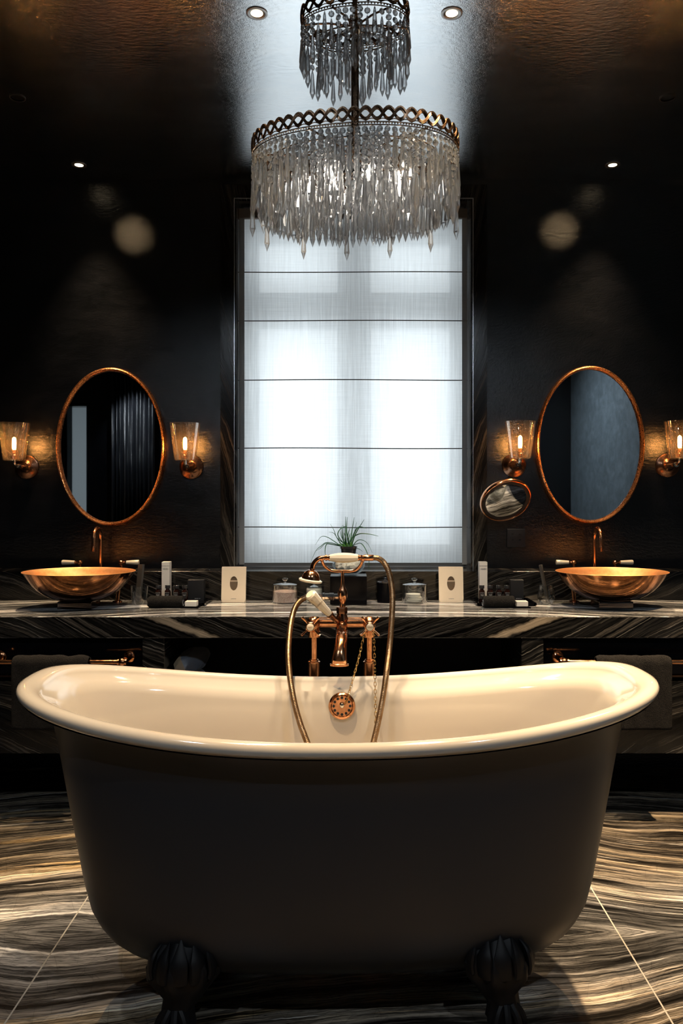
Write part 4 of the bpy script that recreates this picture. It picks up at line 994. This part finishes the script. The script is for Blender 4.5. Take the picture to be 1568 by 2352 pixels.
# inner hoops that carry the inner rows
ih = MB()
HOOPS = [(.225,.150,LZ0-.004),(.168,.105,LZ0-.008),(.105,.060,LZ0-.012)]
for a, b, z in HOOPS: ih.tube([p+Vector((0,0,z)) for p, n in evenly(a,b,48)], .0022, 5, closed=True)
ih.tube([p+Vector((0,0,UZ0-.03)) for p, n in evenly(.10,.062,40)], .0022, 5, closed=True)
ih.build('inner_hoops', M['bronze'], chan, local=True)
def strand(m, p, n, zt, ztip, dl, dr=.0078, br=.0078, facing=0):
    """a string of cut octagons ending in an icicle drop"""
    ztop_drop = ztip+dl; z = zt; yaw = math.atan2(n.y, n.x)+facing
    cnt = max(int((zt-ztop_drop)/(br*2.05)), 0); gap = (zt-ztop_drop)/cnt if cnt else 0
    for k in range(cnt):
        zc_ = zt-gap*(k+.5); T = Matrix.Translation((p.x,p.y,zc_)) @ Matrix.Rotation(yaw+rnd.uniform(-.5,.5),4,'Z') @ Matrix.Rotation(PI/2,4,'Y')
        h = gap*.48 if gap else br; r_ = min(br, gap*.5)
        m.lathe([(.35*r_,-.0038),(r_,-.0012),(r_,.0012),(.35*r_,.0038)], seg=8, mat=T)
    T = Matrix.Translation((p.x,p.y,ztip)) @ Matrix.Rotation(yaw+rnd.uniform(-.6,.6),4,'Z')
    m.lathe([(0,0),(dr,dl*.24),(dr*.86,dl*.42),(dr*.48,dl*.88),(dr*.22,dl)], seg=6, mat=T)
    m.tube([(p.x,p.y,zt+.004),(p.x,p.y,ztip+dl*.98)], .0006, 3)
singles = []; rest = MB(); NS = 0
specs = []
ZT0 = EYE+.715-ZO
def wave(k, per): return abs(((k % per)/per)*2-1)
cnt = 84
for k, (p, n) in enumerate(evenly(LA, LB, cnt)):
    wv = wave(k, 7); tip = ZT0+.015+.075*wv
    if k % 7 == 3: tip = ZT0-.020
    specs.append((p, n, LZ0-.001, tip+.0, .085+.02*(1-wv), .0080, .0080, (p.y < .06)))
for k, (p, n) in enumerate(evenly(LA-.024, LB-.024, 60, .5)):
    specs.append((p, n, LZ0-.001, ZT0+.010+.03*wave(k,5), .095, .0078, .0078, False))
for (a, b, z), c_ in zip(HOOPS, (62, 44, 26)):
    for k, (p, n) in enumerate(evenly(a, b, c_)):
        specs.append((p, n, z-.002, ZT0+.006*wave(k,3)+.004*wave(k,2), .10, .0082, .0078, False))
for k, (p, n) in enumerate(evenly(UA, UB, 42)):
    wv = wave(k, 7); specs.append((p, n, UZ0-.001, EYE+1.185-ZO-.085*(1-wv), .082, .0080, .0082, (k % 1 == 0)))
for k, (p, n) in enumerate(evenly(.10, .062, 26)):
    specs.append((p, n, UZ0-.032, EYE+1.120-ZO-.035*(1-wave(k,4)), .085, .0075, .0075, False))
nsing = 0
for s_ in specs:
    if s_[7] and nsing < 99:
        m = MB(); strand(m, *s_[:7]); m.build('crystal_strand', M['crystal'], chan, local=True, smooth=False); nsing += 1
    else: strand(rest, *s_[:7])
rest.build('crystal_strands', M['crystal'], chan, local=True, smooth=False)['kind'] = 'stuff'

# ------------------------------------------------------------------ ceiling downlights
def spot(name, loc, target, watt, cone, blend, col, r=.03, parent=None):
    l = bpy.data.lights.new(name, 'SPOT'); l.energy = watt; l.spot_size = R(cone); l.spot_blend = blend; l.color = col; l.shadow_soft_size = r
    o = bpy.data.objects.new(name, l); COL.objects.link(o); o.location = loc
    o.rotation_euler = (Vector(target)-Vector(loc)).to_track_quat('-Z','Y').to_euler()
    if parent is not None: o.parent = parent; o.location = Vector(loc)-Vector(parent.location)
    return o
WARM = (1,.70,.40); WARM2 = (1,.78,.54)
def downlight(label, x, y, target, watt, cone=62, col=WARM, blend=.5):
    t = thing('ceiling_light', label, 'ceiling light', (x, y, ZC), 'recessed ceiling downlights')
    MB().lathe([(.019,0.0005),(.034,0.0005),(.0345,-.0025),(.030,-.004),(.020,-.0015),(.0185,.0)], seg=36, cap0=False, cap1=False).build('trim_ring', M['bronze_ring'], t, local=True)
    MB().lathe([(0,-.0012),(.0195,-.0012),(.0195,-.0002),(0,-.0002)], seg=28).build('lamp_lens', M['spot_glow'], t, local=True)
    spot('spot_lamp', (x, y, ZC-.006), target, watt, cone, blend, col, .02, t)
M['bronze_ring'] = pbr('brushed_nickel_ring', (.42,.40,.38), .35, 1)
downlight('recessed ceiling downlight just left of the chandelier top', -.31, 2.53, (-.5, 3.0, 0), 125, 68, WARM2)
downlight('recessed ceiling downlight just right of the chandelier top', .317, 2.53, (.5, 3.0, 0), 125, 68, WARM2)
downlight('recessed downlight near the back wall above the left basin', -1.29, 3.70, (-1.12, 3.40, 0), 150, 66, blend=.9)
downlight('recessed downlight near the back wall above the right basin', 1.22, 3.70, (1.05, 3.40, 0), 150, 66, blend=.9)
downlight('recessed downlight left of the bathtub', -1.50, 2.95, (-1.25, 3.0, 0), 110, 26, WARM, .8)
downlight('recessed downlight right of the bathtub', 1.35, 2.42, (1.15, 2.45, 0), 420, 60)
downlight('added out-of-view downlight in front of the bathtub, left', -.40, 1.86, (-.46, 1.96, .75), 150, 52, (1,.68,.36), .8)  # added pair that brightens the front rim of the bathtub
downlight('added out-of-view downlight in front of the bathtub, right', .34, 1.86, (.42, 1.96, .75), 150, 52, (1,.68,.36), .8)
downlight('added fill downlight behind the viewpoint, left', -.9, .3, (-.6, 1.6, .8), 48, 100, (.80,.90,1))  # added cool pair, fill light for the dark front of the bathtub
downlight('added fill downlight behind the viewpoint, right', .9, .3, (.6, 1.6, .8), 48, 100, (.80,.90,1))

downlight('added out-of-view downlight washing the slate wall on the right', 1.3, -.3, (2.6, -.5, 1.3), 100, 120, (.8,.92,1), 1.0)  # added to brighten the wall reflected in the right mirror
downlight('added out-of-view downlight in front of the black curtain', -2.55, -1.25, (-2.6, -1.6, 1.3), 40, 70, (.85,.93,1))  # added to bring out the curtain in the left mirror
def glint_spot(label, x, y, tgt, watt):  # added spotlight with a dark ring, casts the warm glint on the wall
    t = thing('added_glint_spot', label, 'ceiling light', (x, y, ZC), 'added wall glint spotlights')
    MB().lathe([(.026,0),(.030,0),(.030,-.003),(.026,-.003)], seg=28, cap0=False, cap1=False).build('added_ring', M['blackmatte'], t, local=True)
    spot('spot_lamp', (x, y, ZC-.006), tgt, watt, 14, 1.0, (1,.70,.38), .02, t)
glint_spot('added dark spotlight making the glint on the wall above the left mirror', -1.31, 3.07, (-1.083, 3.87, EYE+1.281), 5)
glint_spot('added dark spotlight making the glint on the wall above the right mirror', 1.226, 3.07, (1.017, 3.87, EYE+1.303), 5)
# curtain behind the viewpoint, seen in the left mirror
cu = MB(); nx_ = 120; vs = []
for z in (0.02, ZC-.01):
    for j in range(nx_+1):
        x = -2.86+.50*j/nx_; vs.append((x, YB+.07+.035*math.sin(j*.55)+.012*math.sin(j*1.3), z))
cu.add(vs, [(j, j+1, nx_+2+j, nx_+1+j) for j in range(nx_)])
o = cu.build('curtain', M['curtain'], ang=80); sm = o.modifiers.new('thick','SOLIDIFY'); sm.thickness = .004
tag(o, 'long black satin curtain on the wall behind, reflected in the left mirror', 'curtain')
l = bpy.data.lights.new('passage_fill', 'POINT'); l.energy = 5; l.color = (.75,.9,1); l.shadow_soft_size = .1  # added unseen light that brightens the passage behind the doorway
o = bpy.data.objects.new('passage_fill', l); COL.objects.link(o); o.location = (-2.75, YB-.5, 2.6)

# ------------------------------------------------------------------ daylight
wd = bpy.data.worlds.new('daylight'); sc.world = wd; wd.use_nodes = True
bg = wd.node_tree.nodes['Background']; bg.inputs[0].default_value = (.93,.97,1.0,1); bg.inputs[1].default_value = 2.15
pl_ = bpy.data.lights.new('sky_portal', 'AREA'); pl_.shape = 'RECTANGLE'; pl_.size = 1.16; pl_.size_y = 1.85; pl_.cycles.is_portal = True
o = bpy.data.objects.new('sky_portal', pl_); COL.objects.link(o); o.location = (0, 4.31, 1.89); o.rotation_euler = (R(-90),0,0)

# ------------------------------------------------------------------ camera and view
cam = bpy.data.cameras.new('camera'); co = bpy.data.objects.new('camera', cam); COL.objects.link(co)
co.location = (0,0,EYE); co.rotation_euler = (R(90),0,0)
cam.sensor_fit = 'HORIZONTAL'; cam.sensor_width = 36; cam.lens = F/1568*36
cam.shift_x = (784-CX)/1568; cam.shift_y = -(1176-CY)/1568; cam.clip_start = .05
sc.camera = co
vs_ = sc.view_settings; sc.display_settings.display_device = 'sRGB'; vs_.view_transform = 'Standard'; vs_.look = 'None'; vs_.exposure = .35; vs_.gamma = 1; vs_.use_curve_mapping = False
cy = sc.cycles; cy.use_denoising = True; cy.max_bounces = 10; cy.transparent_max_bounces = 24; cy.transmission_bounces = 8; cy.glossy_bounces = 5; cy.diffuse_bounces = 4; cy.sample_clamp_indirect = 6; cy.caustics_reflective = False; cy.caustics_refractive = False
